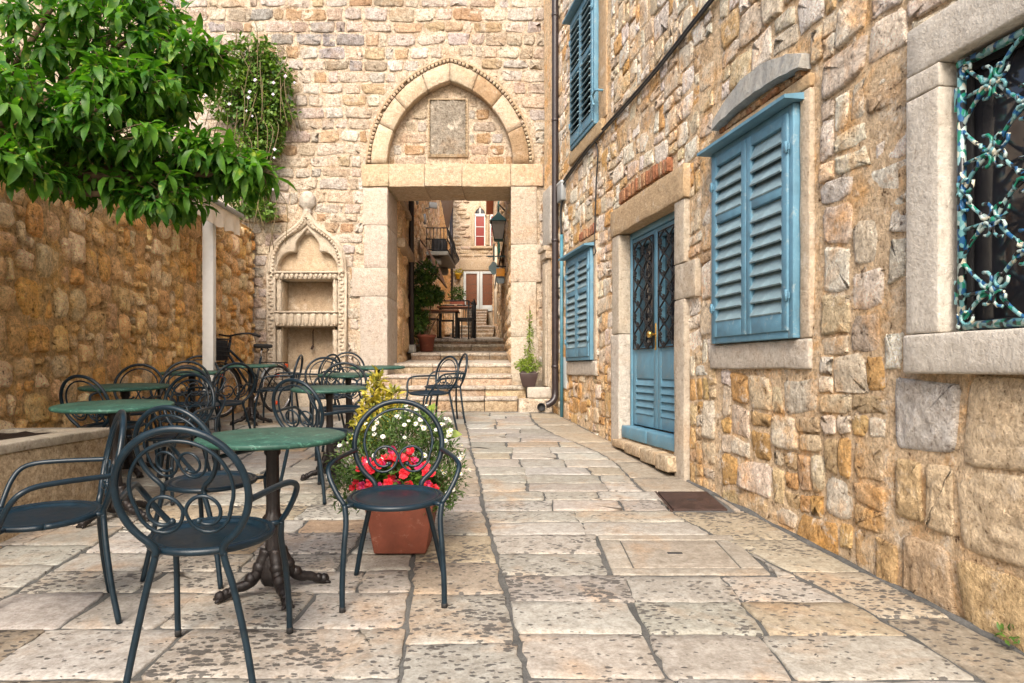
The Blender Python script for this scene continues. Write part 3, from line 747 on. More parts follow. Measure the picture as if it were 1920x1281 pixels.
for k in range(16):
    y = 3.97 + k * .062
    RW.addbox('brick', M['brick'], house, y * K, (y + .055) * K, 2.85, 2.887, -.05, .03 + rnd.uniform(-.014, .012), .006, (1, 1, 1), .004, 14, tint=rnd.choice([(.40, .22, .1), (.36, .16, .07), (.42, .27, .15)]))
# near window: pale stone frame, dark glass, wrought grille
u0, u1, z0, z1 = W3; PT = (.60, .56, .49)
RW.addbox('window_jamb', M['pale'], house, u1 + .002, 3.153 * K, z0 + .002, z1 - .10, -.22, .062, .010, (4, 16, 4), .003, 9, PT)
RW.addbox('window_lintel', M['pale'], house, u0 - .2, 3.15 * K, z1 + .002, 2.70, -.22, .060, .010, (14, 4, 4), .003, 9, PT)
RW.addbox('window_jamb', M['pale'], house, u1 + .002, 3.150 * K, z1 - .097, z1 + .0, -.22, .061, .006, (4, 3, 4), .003, 9, PT)
RW.addbox('window_jamb', M['pale'], house, u0 - .2, u0 - .002, z0 + .002, z1 - .002, -.22, .062, .010, (4, 16, 4), .003, 9, PT)
RW.addbox('window_sill', M['pale'], house, u0 - .22, 3.156 * K, 1.19, z0 - .001, -.22, .075, .012, (14, 3, 4), .003, 9, (.59, .55, .48))
RW.addbox('pane', M['glass'], house, u0, u1, z0, z1, -.075, -.065, .001)
fr = MB()
for (a, b_, c, d) in ((u0, u0 + .05, z0, z1), (u1 - .05, u1, z0, z1), (u0 + .051, u1 - .051, z0, z0 + .05), (u0 + .051, u1 - .051, z1 - .05, z1), ((u0 + u1) / 2 - .03, (u0 + u1) / 2 + .03, z0 + .051, z1 - .051)): fr.put(*RW.box(a, b_, c, d, -.062, -.048, .003))
fr.build('window_frame', M['dark'], house, RW.p((u0 + u1) / 2, z0, -.17))
gr = MB(); g0, g1, h0, h1 = u0 + .055, u1 - .05, z0 + .025, z1 - .03; wq = .0
for (p, q) in (((g0, h0), (g1, h0)), ((g1, h0), (g1, h1)), ((g1, h1), (g0, h1)), ((g0, h1), (g0, h0))):
    gr.put(*tube([RW.p(p[0], p[1], wq), RW.p(q[0], q[1], wq)], .0175, 8))
NU, NV = 3, 4; du, dv = (g1 - g0) / NU, (h1 - h0) / NV
def gl(i, j): return (g1 - du * i, h0 + dv * j)
for i in range(0, 2 * NU + 1):
    for j in range(0, 2 * NV + 1):
        if (i + j) % 2: continue
        u, v = g1 - du * i / 2, h0 + dv * j / 2
        tb = []
        edge_ = i in (0, 2 * NU) or j in (0, 2 * NV)
        if not edge_ or (i + j) % 4 == 0:
            scroll_flower(RW, u, v, wq + .012, .080, tb, 4, .0072)
            s_ = MB(); vv, ff = lathe([(.004, -.014), (.018, -.01), (.020, .006), (.012, .018), (.002, .022)], 8)
            gr.put(vv, ff, mx=Matrix.Translation(RW.p(u, v, wq)) @ Vector(RW.N).to_track_quat('Z', 'Y').to_matrix().to_4x4())
        if i % 2 and not edge_:
            tb.append(([RW.p(u, v, wq), RW.p(u + du * .25, v - .006, wq + .003), RW.p(u + du * .5, v - .012, wq)], .008))
        for (di, dj) in ((1, 1), (1, -1)):
            ii, jj = i + di, j + dj
            if 0 <= ii <= 2 * NU and 0 <= jj <= 2 * NV:
                uu, v2 = g1 - du * ii / 2, h0 + dv * jj / 2; pts = []
                for t in [x / 8 for x in range(9)]:
                    o = .022 * math.sin(PI * t) * (1 if dj > 0 else -1)
                    pts.append(RW.p(u + (uu - u) * t + o * .3, v + (v2 - v) * t + o, wq + .004 * math.sin(PI * t)))
                tb.append((pts, .0085))
        for pts, r in tb:
            pts = [p_ for p_ in pts if g0 - .01 < (p_ - RW.O).dot(RW.U) < g1 + .01 and h0 - .01 < p_.z < h1 + .01]
            if len(pts) > 1: gr.put(*tube(pts, r, 6))
for zz in (h0 + .14, h1 - .14): gr.put(*RW.box(g1 + .012, g1 + .03, zz - .05, zz + .05, wq - .012, wq + .012, .004))
gr.build('window_grille', M['grille'], house, RW.p((g0 + g1) / 2, h0, wq), label='wrought iron grille painted in white, green, blue and black dabs')
# meter box
mb_ = RW.addbox('meter_box', M['grey'], house, 9.06 * K, 9.34 * K, .96, 1.36, -.02, .02, .004); mb_.data.materials[0] = M['glassframe']

# doorway moulding at the end of the house, beyond the drainpipe
for (a, b_, c, d, w) in ((9.93, 10.2, .95, 2.75, .05), (9.97, 10.16, .97, 2.7, .075), (9.88, 10.22, 2.75, 2.86, .09), (9.88, 10.25, 2.86, 2.93, .12)):
    RW.addbox('pilaster_stone', M['dress'], house, a * K, b_ * K, c + .001, d - .001, -.1, w, .012, (3, 8, 2), .004, 8, (.48, .41, .32))
RW.addbox('hood_stone', M['pale'], house, 9.80 * K, 10.25 * K, 2.94, 3.75, -.1, .05, .02, (4, 4, 3), .01, 6, (.46, .44, .40))
# ================================================================ BACK: the wall with the gate
gate = thing('gate_wall', 'tall coursed limestone wall closing the square, with arched gateway through it', 'wall', BW.p(-1, .66, 0))
GU0, GU1, GZ = -1.82, -.016, 3.88
AC, AI, AO, AH, AHO, AZ = -.907, .926, 1.204, 1.22, 1.535, 4.21
def arch_pt(w, h, t):
    """t 0 at the left foot .. 1 apex .. 2 right foot, pointed arch"""
    c = (h * h - w * w) / (2 * w); rr = w + c; tot = math.asin(min(1, h / rr)) if c >= 0 else PI - math.asin(min(1, h / rr))
    s = t if t <= 1 else 2 - t; a = tot * s
    px = -( -c + rr * math.cos(a)); pz = rr * math.sin(a)
    px = min(px, 0)
    return (AC + (px if t <= 1 else -px), AZ + pz)
def in_arch(u, v, w, h):
    x = abs(u - AC); z = v - AZ
    if z < 0 or z > h: return False
    c = (h * h - w * w) / (2 * w); return (x + c) ** 2 + z * z < (w + c) ** 2
FX, FHW = -2.994, .575
def in_fount(u, v, m=0):
    x = abs(u - FX)
    if v < 2.62: return x < FHW + m
    t = (v - 2.62) / .9
    return t < 1.2 and x < m + max(.10, FHW * (1 - t ** 1.5))
def bdepth(u, v):
    if GU0 < u < GU1 and v < GZ: return None
    if in_arch(u, v, AI + .02, AH + .03): return -.135
    if abs(u - FX) < .42 and 1.0 < v < 3.2 and in_fount(u, v, -.12): return -.33
    return -.003
sheet(BW, -8, .75, .2, 6.8, .03, M['back'], gate, (.64, .54, .42), .005, bdepth, 'mortar', 5, 2)
for (a, b_, c, d) in ((-8, GU0 - .02, .0, 8), (GU1 + .02, 1.2, .0, 8), (GU0 - .019, GU1 + .019, GZ + .02, 8)):
    BW.addbox('wall_core', M['back'], gate, a, b_, c, min(d, 6.8), -.86, -.36, .01, tint=(.45, .34, .23))
BC = [(.60, .53, .45), (.58, .50, .40), (.55, .48, .41), (.64, .58, .50), (.46, .32, .20), (.52, .40, .27), (.54, .50, .46), (.63, .58, .52), (.58, .49, .38)]
bw_ = warper(.035, 1.2, 13); st = []
def bblocked(a, b, c, d):
    for u in (a + .03, (a + b) / 2, b - .03):
        for v in (c + .02, (c + d) / 2, d - .02):
            if GU0 - .36 < u < GU1 + .40 and v < GZ + .34: return True
            if in_arch(u, v, AO + .06, AHO + .06) or in_fount(u, v, .01): return True
    return False
for (a, b_, c, d) in courses(-5.4, .62, .5, 6.9, .135, .20, .20, .46):
    if bblocked(a, b_, c, d):
        # shorten the stone until it clears the dressed pieces
        for t in (.7, .45):
            if not bblocked(a, a + (b_ - a) * t, c, d): b_ = a + (b_ - a) * t; break
            if not bblocked(b_ - (b_ - a) * t, b_, c, d): a = b_ - (b_ - a) * t; break
        else: continue
        if b_ - a < .09: continue
    o = outline_round(a, b_, c, d, 20, rnd.uniform(4, 10), .009, bw_, rnd.uniform(.003, .012))
    col = rnd.choice(BC)
    if d > 5.6 and a < -2.0 and rnd.random() < .55: col = rnd.choice([(.36, .34, .33), (.42, .35, .28), (.52, .48, .44)])
    v, f, ce = stone(BW, o, rnd.uniform(-.003, .005), rnd.uniform(.006, .017), -.06, 5, .007, 8, .93, .010)
    st.append((v, f, ce, jitcol(col, .10)))
# stones of the walled-up arch
tw = Frame((0, 10.4 + .135, 0), (1, 0, 0), (0, 0, 1), (0, -1, 0))
PQ = (-1.25, -.65, 4.35, 5.22)
for (a, b_, c, d) in courses(AC - AI, AC + AI, AZ + .015, AZ + AH, .15, .19, .22, .45):
    ok = all(in_arch(u, v, AI - .005, AH - .01) for u in (a + .03, b_ - .03) for v in (c + .01, d - .02))
    if not ok:
        for t in (.65, .4):
            for s in (0, 1):
                a2, b2 = (a, a + (b_ - a) * t) if s else (b_ - (b_ - a) * t, b_)
                if all(in_arch(u, v, AI - .005, AH - .01) for u in (a2 + .02, b2 - .02) for v in (c + .01, d - .02)): a, b_ = a2, b2; ok = True; break
            if ok: break
    if not ok: continue
    if d > PQ[2] + .01 and a < PQ[1] and b_ > PQ[0]:
        if a < PQ[0] - .08: b_ = PQ[0] - .01
        elif b_ > PQ[1] + .08: a = PQ[1] + .01
        else: continue
    o = outline_round(a, b_, c, d, 14, 6, .007, None, .008)
    v, f, ce = stone(tw, o, -.004, .016, -.05, 4, .007, 10, .9, .008); st.append((v, f, ce, jitcol(rnd.choice([(.50, .42, .33), (.48, .40, .32), (.44, .30, .18), (.48, .45, .4)]), .08)))
lay(st, M['back'], gate, 300)
# gateway: jamb blocks, lintel blocks, voussoirs, dentil course, weathered plaque
port = thing('gateway', 'dressed stone gateway with pointed blind arch above its flat lintel', 'gateway', BW.p(AC, .9, 0))
AT = (.55, .45, .33)
z = .62
for h, wd in ((.50, .37), (1.15, .40), (.42, .52), (.62, .34), (.55, .36)):
    BW.addbox('jamb_block', M['dress'], port, GU0 - wd, GU0 - .0, z + .003, min(z + h, GZ - .003), -.86, .035 + rnd.uniform(-.004, .006), .006, (4, max(3, int(h * 8)), 5), .006, 5, jitcol((.54, .48, .40), .06)); z += h
z = .93
for h, wd in ((.75, .40), (.8, .37), (.55, .44), (.85, .38)):
    BW.addbox('jamb_block', M['arch'], port, GU1, GU1 + wd, z + .003, min(z + h, GZ - .003), -.86, .035 + rnd.uniform(-.004, .006), .006, (4, max(3, int(h * 8)), 5), .006, 5, jitcol((.54, .47, .38), .06)); z += h
us = [-2.20, -1.80, -1.28, -.73, -.02, .46]
for a, b_ in zip(us, us[1:]):
    BW.addbox('lintel_block', M['arch'], port, a + .003, b_ - .003, GZ + rnd.uniform(-.008, .008), AZ - .004, -.86, .04 + rnd.uniform(-.004, .004), .006, (6, 4, 5), .006, 5, jitcol((.54, .43, .30), .07))
def band(t0, t1, wi, hi, wo, ho, w0, w1, n=6, amp=.003):
    v = []; f = []
    for i in range(n + 1):
        t = t0 + (t1 - t0) * i / n
        A, B = arch_pt(wi, hi, t), arch_pt(wo, ho, t)
        for (q, w) in ((A, w0), (A, w1 - .006), ((A[0] + (B[0] - A[0]) * .03, A[1] + (B[1] - A[1]) * .05), w1), ((A[0] * .5 + B[0] * .5, A[1] * .5 + B[1] * .5), w1), ((A[0] + (B[0] - A[0]) * .95, A[1] + (B[1] - A[1]) * .95), w1), (B, w1 - .012), (B, w0)):
            v.append(BW.p(q[0], q[1], w + amp * noise.noise(Vector((q[0] * 9, q[1] * 9, w * 5)))))
    for i in range(n):
        for k in range(7):
            k2 = (k + 1) % 7; f.append((i * 7 + k, i * 7 + k2, (i + 1) * 7 + k2, (i + 1) * 7 + k))
    f += [tuple(range(6, -1, -1)), tuple(n * 7 + k for k in range(7))]
    return v, [tuple(reversed(q)) for q in f]
ts = [0, .30, .52, .78, 1.0, 1.22, 1.45, 1.72, 2.0]
for k, (a, b_) in enumerate(zip(ts, ts[1:])):
    m_ = MB(); dk = (.38, .26, .16) if k in (5, 7) else (.56, .46, .34)
    m_.put(*band(a + .003, b_ - .003, AI, AH, AO - .045, AHO - .05, -.16, .035), jitcol(dk, .06)); q = arch_pt((AI + AO) / 2, (AH + AHO) / 2, (a + b_) / 2)
    m_.build('arch_stone', M['arch'], port, BW.p(q[0], q[1], 0))
m_ = MB()
for k in range(70):
    t = 2 * (k + .5) / 70; a, b_ = t - .0105, t + .0105
    if k % 9 == 4 and rnd.random() < .6: continue
    m_.put(*band(a, b_, AO - .043, AHO - .048, AO - .003, AHO - .003, -.03, .050, 1, .002), jitcol((.47, .37, .26), .1))
m_.put(*band(.0, 1.0, AO - .004, AHO - .004, AO + .03, AHO + .03, -.03, .048, 18), (.48, .37, .25)); m_.put(*band(1.0, 2.0, AO - .004, AHO - .004, AO + .03, AHO + .03, -.03, .048, 18), (.48, .37, .25))
m_.build('dentil_course', M['arch'], port, BW.p(AC, 5, 0), kind='stuff')
a, b_, c, d = PQ
BW.addbox('plaque', M['back'], port, a + .04, b_ - .04, c + .04, d - .03, -.16, -.105, .006, (20, 26, 2), .016, 11, (.33, .30, .25))
m_ = MB()
for (p, q, r, s) in ((a, a + .035, c, d), (b_ - .035, b_, c, d), (a + .036, b_ - .036, c, c + .035), (a + .036, b_ - .036, d - .028, d)): m_.put(*BW.box(p, q, r, s, -.16, -.098, .006, (1, 1, 1)), (.46, .37, .26))
for k in range(12):
    for zz in (c + .03, d - .025): m_.put(*BW.box(a + .03 + k * .045, a + .055 + k * .045, zz - .008, zz + .012, -.10, -.085, .003), (.40, .31, .2))
for k in range(18):
    for uu in (a + .025, b_ - .03): m_.put(*BW.box(uu - .008, uu + .012, c + .03 + k * .046, c + .055 + k * .046, -.10, -.085, .003), (.40, .31, .2))
m_.build('plaque_border', M['arch'], port, BW.p(AC, c, -.1))

# wall fountain with ogee hood
fo = thing('wall_fountain', 'carved stone wall fountain with ogee hood, two niches and a finial, left of the gateway', 'fountain', BW.p(FX, .66, 0))
FTt = (.56, .49, .39)
def ogee(t, s=1.0, k=1.0):
    P = [(.575, 0), (.572, .16), (.545, .31), (.48, .44), (.385, .54), (.275, .615), (.175, .69), (.095, .78), (.045, .87), (.0, .93)]
    x = t * (len(P) - 1); i = min(int(x), len(P) - 2); q = x - i
    return (P[i][0] * (1 - q) + P[i + 1][0] * q, P[i][1] * (1 - q) + P[i + 1][1] * q)
def poly_band(inner, outer, w0, w1, tint, amp=.0, rnd_edge=.015):
    n = len(inner); v = []; f = []
    for A, B in zip(inner, outer):
        for (k, w) in ((0, w0), (0, w1 - rnd_edge), (.12, w1), (.5, w1 + amp), (.88, w1), (1, w1 - rnd_edge), (1, w0)):
            v.append(BW.p(FX + A[0] + (B[0] - A[0]) * k, 2.62 + A[1] + (B[1] - A[1]) * k, w))
    for i in range(n - 1):
        for k in range(6): f.append((i * 7 + k, i * 7 + k + 1, (i + 1) * 7 + k + 1, (i + 1) * 7 + k))
    f += [tuple(range(7)), tuple((n - 1) * 7 + 6 - k for k in range(7))]
    return v, f
def both(pts): return [(-x, z) for x, z in pts] + [(x, z) for x, z in reversed(pts)][1:]
n = 24
oo = [ogee(i / n) for i in range(n + 1)]; oi = [(max(0, x - .125 * (1 - .35 * (i / n))), z - .0 - .125 * max(0, (i / n) - .25) * 1.15) for i, (x, z) in enumerate(oo)]
m_ = MB(); m_.put(*poly_band(both(oi), both(oo), -.05, .075, FTt, .02), FTt)
hood = m_.build('ogee_hood', M['dress'], fo, BW.p(FX, 2.62, 0))
# rope roll and leaf carving on the hood
m_ = MB(); path = both([(x - .035, z - .02) for x, z in oo[:-1]] + [(0, .88)])
m_.put(*tube([BW.p(FX + x, 2.62 + z, .088) for x, z in path], .016, 7), FTt)
for i in range(46):
    x, z_ = path[int(i / 45 * (len(path) - 1))]
    if rnd.random() < 2: m_.put(*BW.box(FX + x * .90 - .017, FX + x * .90 + .017, 2.62 + z_ * .955 - .018, 2.62 + z_ * .955 + .018, .05, .10 + rnd.uniform(0, .012), .014, (1, 1, 1)), FTt)
m_.build('hood_carving', M['dress'], hood, BW.p(FX, 3, .08))
tre = [(.44, 0), (.44, .10), (.40, .20), (.33, .275), (.255, .305), (.185, .295), (.175, .33), (.175, .40), (.15, .47), (.10, .53), (.05, .585), (0, .645)]
def resample(P, n):
    L = [0]
    for a, b in zip(P, P[1:]): L.append(L[-1] + math.dist(a, b))
    out = []
    for i in range(n + 1):
        s = L[-1] * i / n; k = max(j for j in range(len(L)) if L[j] <= s + 1e-9); k = min(k, len(P) - 2); q = (s - L[k]) / (L[k + 1] - L[k])
        out.append((P[k][0] * (1 - q) + P[k + 1][0] * q, P[k][1] * (1 - q) + P[k + 1][1] * q))
    return out
m_ = MB(); m_.put(*poly_band(both(resample(tre, n)), both([(x + .01, z + .01) for x, z in resample(oi, n)]), -.10, .035, FTt, 0, .012), FTt); m_.build('trefoil_tracery', M['dress'], hood, BW.p(FX, 2.9, 0))
BW.addbox('tympanum', M['dress'], fo, FX - .46, FX + .46, 2.60, 3.30, -.20, -.09, .01, (8, 6, 2), .003, 5, (.50, .40, .28))
for s in (-1, 1):
    a = FX + s * .515; m_ = MB()
    m_.put(*BW.box(a - .06, a + .06, 1.20, 2.62, -.05, .07, .012, (2, 14, 2), .003, 9), FTt)
    for k in range(26):
        m_.put(*BW.box(a - .045 + .02 * (k % 2), a + .005 + .03 * (k % 2), 1.22 + k * .053, 1.262 + k * .053, .06, .088, .012, (1, 1, 1), .004, 20, k), FTt)
    m_.put(*tube([BW.p(a + s * .058, 1.2, .06), BW.p(a + s * .058, 2.62, .06)], .014, 7), FTt)
    m_.build('carved_pilaster', M['dress'], fo, BW.p(a, 1.2, 0))
    a = FX + s * .41
    for (z0, z1) in ((1.21, 1.78), (2.05, 2.515)):
        m_ = MB(); nn = 60; v, f = lathe([(.036, 0)] + [(.04, z1 - z0 - .0) if False else (.036 + .008 * 0, (z1 - z0) * i / 24) for i in range(1, 25)], 14)
        vv = []
        for q in v:
            ang = math.atan2(q[1], q[0]); k = 1 + .16 * math.sin(ang * 3 + q[2] * 42); vv.append((q[0] * k, q[1] * k, q[2]))
        m_.put(vv, f, FTt, mx=Matrix.Translation(BW.p(a, z0, .02))); m_.build('twisted_colonnette', M['dress'], fo, BW.p(a, z0, 0))
def carved_beam(name, z0, z1, w, nb):
    m_ = MB(); m_.put(*BW.box(FX - .455, FX + .455, z0, z1, -.30, w, .012, (10, 2, 2), .003, 9), FTt)
    m_.put(*BW.box(FX - .462, FX + .462, z1 - .025, z1 + .002, -.05, w + .035, .008), FTt)
    for k in range(nb):
        c = FX - .42 + .84 * k / (nb - 1); r = .36 / nb
        m_.put(*BW.box(c - r, c + r, z0 + .012, z1 - .03, w - .02, w + .028 + .012 * (k % 2), r * .8, (1, 2, 1), .008, 22, k), FTt)
        m_.put(*BW.box(c - r * .3, c + r * .3, z0 + .0, z0 + .05, w - .02, w + .04, r * .25), FTt)
    return m_.build(name, M['dress'], fo, BW.p(FX, z0, 0))
carved_beam('carved_shelf', 2.52, 2.63, .065, 13); carved_beam('carved_basin', 1.83, 2.05, .085, 9)
BW.addbox('niche_back', M['dress'], fo, FX - .42, FX + .42, 1.19, 2.52, -.34, -.26, .008, (6, 9, 1), .003, 5, (.44, .35, .25))
m_ = MB(); m_.put(*BW.box(FX - .40, FX - .366, 1.2, 2.5, -.27, .0, .006), (.48, .39, .28)); m_.put(*BW.box(FX + .366, FX + .40, 1.2, 2.5, -.27, .0, .006), (.48, .39, .28)); m_.build('niche_side', M['dress'], fo, BW.p(FX, 1.2, 0))
m_ = MB(); m_.put(*tube([BW.p(FX + .02, 1.80, -.25), BW.p(FX + .02, 1.78, -.2), BW.p(FX + .025, 1.55, -.19)], .008, 6)); m_.put(*tube([BW.p(FX + .025, 1.56, -.19), BW.p(FX + .0, 1.50, -.18)], .018, 6)); m_.build('water_spout', M['rust'], fo, BW.p(FX, 1.8, -.2))
m_ = MB()
for (z0, z1, w, e) in ((1.10, 1.20, .13, .0), (1.05, 1.10, .10, 0), (1.0, 1.05, .12, .0), (.55, 1.0, .06, 0)): m_.put(*BW.box(FX - .59 - e, FX + .59 + e, z0, z1, -.1, w, .012, (8, 2, 2), .004, 7), FTt)
m_.build('plinth', M['dress'], fo, BW.p(FX, .6, 0))
v, f = lathe([(.05, 0), (.075, .03), (.05, .055), (.06, .09), (.115, .15), (.10, .19), (.11, .23), (.085, .30), (.04, .335), (.01, .34)], 14, lambda a, z: 1 + (.16 * math.sin(a * 4 + z * 9) if z > .07 else 0))
m_ = MB(); m_.put(v, f, (.55, .51, .45), mx=Matrix.Translation(BW.p(FX, 3.47, .02))); m_.build('finial', M['dress'], fo, BW.p(FX, 3.47, 0))

# ================================================================ LEFT: garden wall
gw = thing('garden_wall', 'ochre rubble garden wall under the citrus tree along the left side', 'wall', LW.p(7, fz(7), 0))
LT = 3.25
sheet(LW, -1, 10.5, -.4, LT, .035, M['left'], gw, (.42, .28, .135), .009, None, 'mortar', 5.5, 4)
LW.addbox('wall_core', M['left'], gw, -1, 10.5, -.5, LT + .01, -.6, -.04, .02, tint=(.36, .23, .11))
LC = [(.56, .36, .16), (.58, .40, .19), (.52, .29, .10), (.56, .42, .25), (.51, .34, .18), (.47, .29, .13), (.60, .46, .28)]
lw_ = warper(.06, 1.2, 21); st = []
for (a, b_, c, d) in pack(3.0, 10.4, .0, LT - .02, .11, .095, [(1, 1, 1.2), (2, 2, 3), (2, 3, 3), (3, 3, 1.5), (1, 2, 2), (3, 2, 1)], lambda u, v: v < fz(u) - .1):
    o = outline_round(a, b_, c, d, 18, rnd.uniform(2.8, 5), .010, lw_, rnd.uniform(.003, .013))
    far = a > 8.7
    v, f, ce = stone(LW, o, rnd.uniform(-.010, .006) + (.008 if far else 0), rnd.uniform(.018, .042) + (.015 if far else 0), -.06, 5, .011, 8, .84, .02)
    st.append((v, f, ce, jitcol(rnd.choice(LC), .10)))
lay(st, M['left'], gw, 300)
# planter
pt = thing('stone_planter', 'low cream stone planter box with dark soil at the left edge', 'planter', (-3.2, 4, fz(4)))
PF = Frame((-2.83, 0, 0), (0, 1, 0), (0, 0, 1), (1, 0, 0))
PC = (.50, .40, .27)
PF.addbox('front_wall', M['concrete'], pt, 1.5, 5.03, -.1, .735, -.12, .0, .012, (16, 5, 2), .005, 4, PC)
PF.addbox('side_wall', M['concrete'], pt, 4.91, 5.028, -.1, .735, -.72, -.122, .012, (2, 5, 6), .005, 4, PC)
PF.addbox('coping_slab', M['dress'], pt, 3.65, 5.05, .737, .795, -.16, .012, .01, (10, 2, 2), .003, 5, (.47, .42, .34))
PF.addbox('coping_slab', M['dress'], pt, 1.5, 3.64, .737, .795, -.16, .012, .01, (10, 2, 2), .003, 5, (.47, .42, .34))
PF.addbox('coping_slab', M['dress'], pt, 4.88, 5.048, .737, .793, -.70, -.163, .01, (2, 2, 6), .003, 5, (.47, .42, .34))
sheet(FLOOR, -3.65, -2.95, 1.6, 4.9, .06, M['soil'], pt, (.04, .03, .02), .03, lambda u, v: .775 - FL * v, 'soil', 6, 8)

# ================================================================ STEPS up through the gate
steps = thing('stone_steps', 'worn limestone steps climbing through the gateway', 'steps', (-.9, 10, .64)); del steps['category']; steps['kind'] = 'structure'
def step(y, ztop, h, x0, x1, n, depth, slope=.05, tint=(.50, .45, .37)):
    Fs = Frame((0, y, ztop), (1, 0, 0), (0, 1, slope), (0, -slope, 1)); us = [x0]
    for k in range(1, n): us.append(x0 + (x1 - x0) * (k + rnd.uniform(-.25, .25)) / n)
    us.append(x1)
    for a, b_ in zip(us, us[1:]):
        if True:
            Fs.addbox('riser_stone', M['step'], steps, a + .004, b_ - .004, .022, .12, -h - .04, -.052, .008, (max(3, int((b_ - a) * 8)), 1, 2), .004, 5, jitcol((.26, .20, .14) if y > 12 else (.44, .35, .25), .1))  # risers tinted darker than treads: dirt, plus tread-to-riser shading painted into the colour
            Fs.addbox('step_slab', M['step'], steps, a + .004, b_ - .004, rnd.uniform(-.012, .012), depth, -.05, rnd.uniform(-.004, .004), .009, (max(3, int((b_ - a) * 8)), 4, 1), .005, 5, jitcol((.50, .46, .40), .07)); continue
        Fs.addbox('step_slab', M['step'], steps, a + .004, b_ - .004, rnd.uniform(-.012, .012), depth, -h - .04, rnd.uniform(-.004, .004), .018, (max(3, int((b_ - a) * 8)), 4, 2), .008, 5, jitcol(tint, .07))
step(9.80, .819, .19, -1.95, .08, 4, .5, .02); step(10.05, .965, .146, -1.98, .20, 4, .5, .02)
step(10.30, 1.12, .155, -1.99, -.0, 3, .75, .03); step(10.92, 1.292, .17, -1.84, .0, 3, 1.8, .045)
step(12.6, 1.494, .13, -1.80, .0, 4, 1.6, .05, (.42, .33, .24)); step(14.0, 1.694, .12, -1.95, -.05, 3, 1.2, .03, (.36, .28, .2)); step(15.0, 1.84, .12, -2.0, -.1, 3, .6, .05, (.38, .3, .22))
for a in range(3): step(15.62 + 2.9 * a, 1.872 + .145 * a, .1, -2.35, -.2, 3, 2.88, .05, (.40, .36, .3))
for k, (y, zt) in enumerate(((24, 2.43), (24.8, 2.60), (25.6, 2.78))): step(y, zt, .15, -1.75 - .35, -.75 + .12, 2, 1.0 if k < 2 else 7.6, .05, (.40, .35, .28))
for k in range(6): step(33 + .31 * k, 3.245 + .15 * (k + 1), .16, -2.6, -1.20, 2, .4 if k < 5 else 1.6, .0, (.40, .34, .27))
# curb block to the right of the steps, with a drain outlet
cb = thing('curb_block', 'rendered stone block with a round drain outlet at the foot of the wall', 'curb', (.33, 9.9, .62))
CB = Frame((0, 9.74, 0), (1, 0, 0), (0, 0, 1), (0, -1, 0))
CB.addbox('lower_block', M['concrete'], cb, .085, .56, .45, .80, -.6, .02, .03, (6, 4, 5), .012, 5, (.46, .40, .32))
CB.addbox('upper_block', M['pale'], cb, .21, .55, .803, .955, -.6, -.10, .02, (4, 3, 4), .008, 6, (.50, .46, .40))
v, f = lathe([(.052, -.02), (.058, .03), (.046, .03), (.046, .0)], 20); m_ = MB(); m_.put(v, f, mx=Matrix.Translation((.40, 9.715, .69)) @ Matrix.Rotation(PI / 2, 4, 'X')); m_.build('drain_outlet', M['dark'], cb, (.40, 9.7, .645))

# ================================================================ THE ALLEY beyond the gate
AL = Frame((-1.82 + .0528 * 11.3, 0, 0), (-.0528, 1, 0), (0, 0, 1), (1, .0528, 0)); AR = Frame((-.02 + .0385 * 11.3, 0, 0), (-.0385, 1, 0), (0, 0, 1), (-1, -.0385, 0))
def alley_wall(name, label, fr, u0, u1, z1, tints, hr=(.16, .24), wr=(.25, .6), mt=(.54, .42, .28), z0=.9):
    t = thing(name, label, 'house', fr.p((u0 + u1) / 2, 1.8, 0))
    fr.addbox('wall_core', M['alley'], t, u0, u1, z0 - .6, z1, -.6, -.004, .01, tint=mt)
    b = MB(); wp = warper(.04, .9, u0)
    for (a, b_, c, d) in courses(u0, u1, z0, z1, *hr, *wr):
        o = outline_round(a, b_, c, d, 10, 4.5, .012, None, .012); v, f, ce = stone(fr, o, -.004, rnd.uniform(.015, .04), -.03, 3, .01, 8, .85, .02); b.put(v, f, jitcol(rnd.choice(tints), .1))
    b.build('rubble_facing', M['alley'], t, fr.p(u0, z0, 0), kind='stuff'); return t
AT1 = [(.52, .40, .26), (.54, .43, .30), (.48, .35, .22), (.56, .47, .36)]
al1 = alley_wall('alley_house', 'narrow brown stone house front behind the tall potted shrub', AL, 11.25, 13.0, 5.0, [(.52, .38, .23)], (.4, .7), (.5, .9), (.50, .36, .21))
al2 = alley_wall('alley_house', 'stone house with the iron balcony on the left of the alley', AL, 13.02, 24.5, 7.3, AT1)
al3 = alley_wall('alley_house', 'low sunlit ochre house beyond the balcony on the left of the alley', AL, 24.6, 35.9, 7.2, [(.60, .42, .22), (.56, .38, .19)])
ar1 = alley_wall('alley_house', 'stone house carrying the lantern on the right of the alley', AR, 11.25, 26, 7.3, AT1)
ar2 = alley_wall('alley_house', 'house with a red eave at the far right of the alley', AR, 26.05, 35.9, 8.6, AT1)
AR.addbox('eave', M['tile'], ar2, 26, 34, 8.6, 8.78, -.6, .35, .02); AL.addbox('cornice', M['dress'], al1, 11.3, 13.2, 3.15, 3.3, -.05, .12, .02, (4, 2, 2), .005, 5, (.4, .3, .2))
AL.addbox('cornice', M['dress'], al1, 11.3, 13.2, 3.9, 4.0, -.05, .08, .02, (4, 2, 2), .005, 5, (.4, .3, .2))
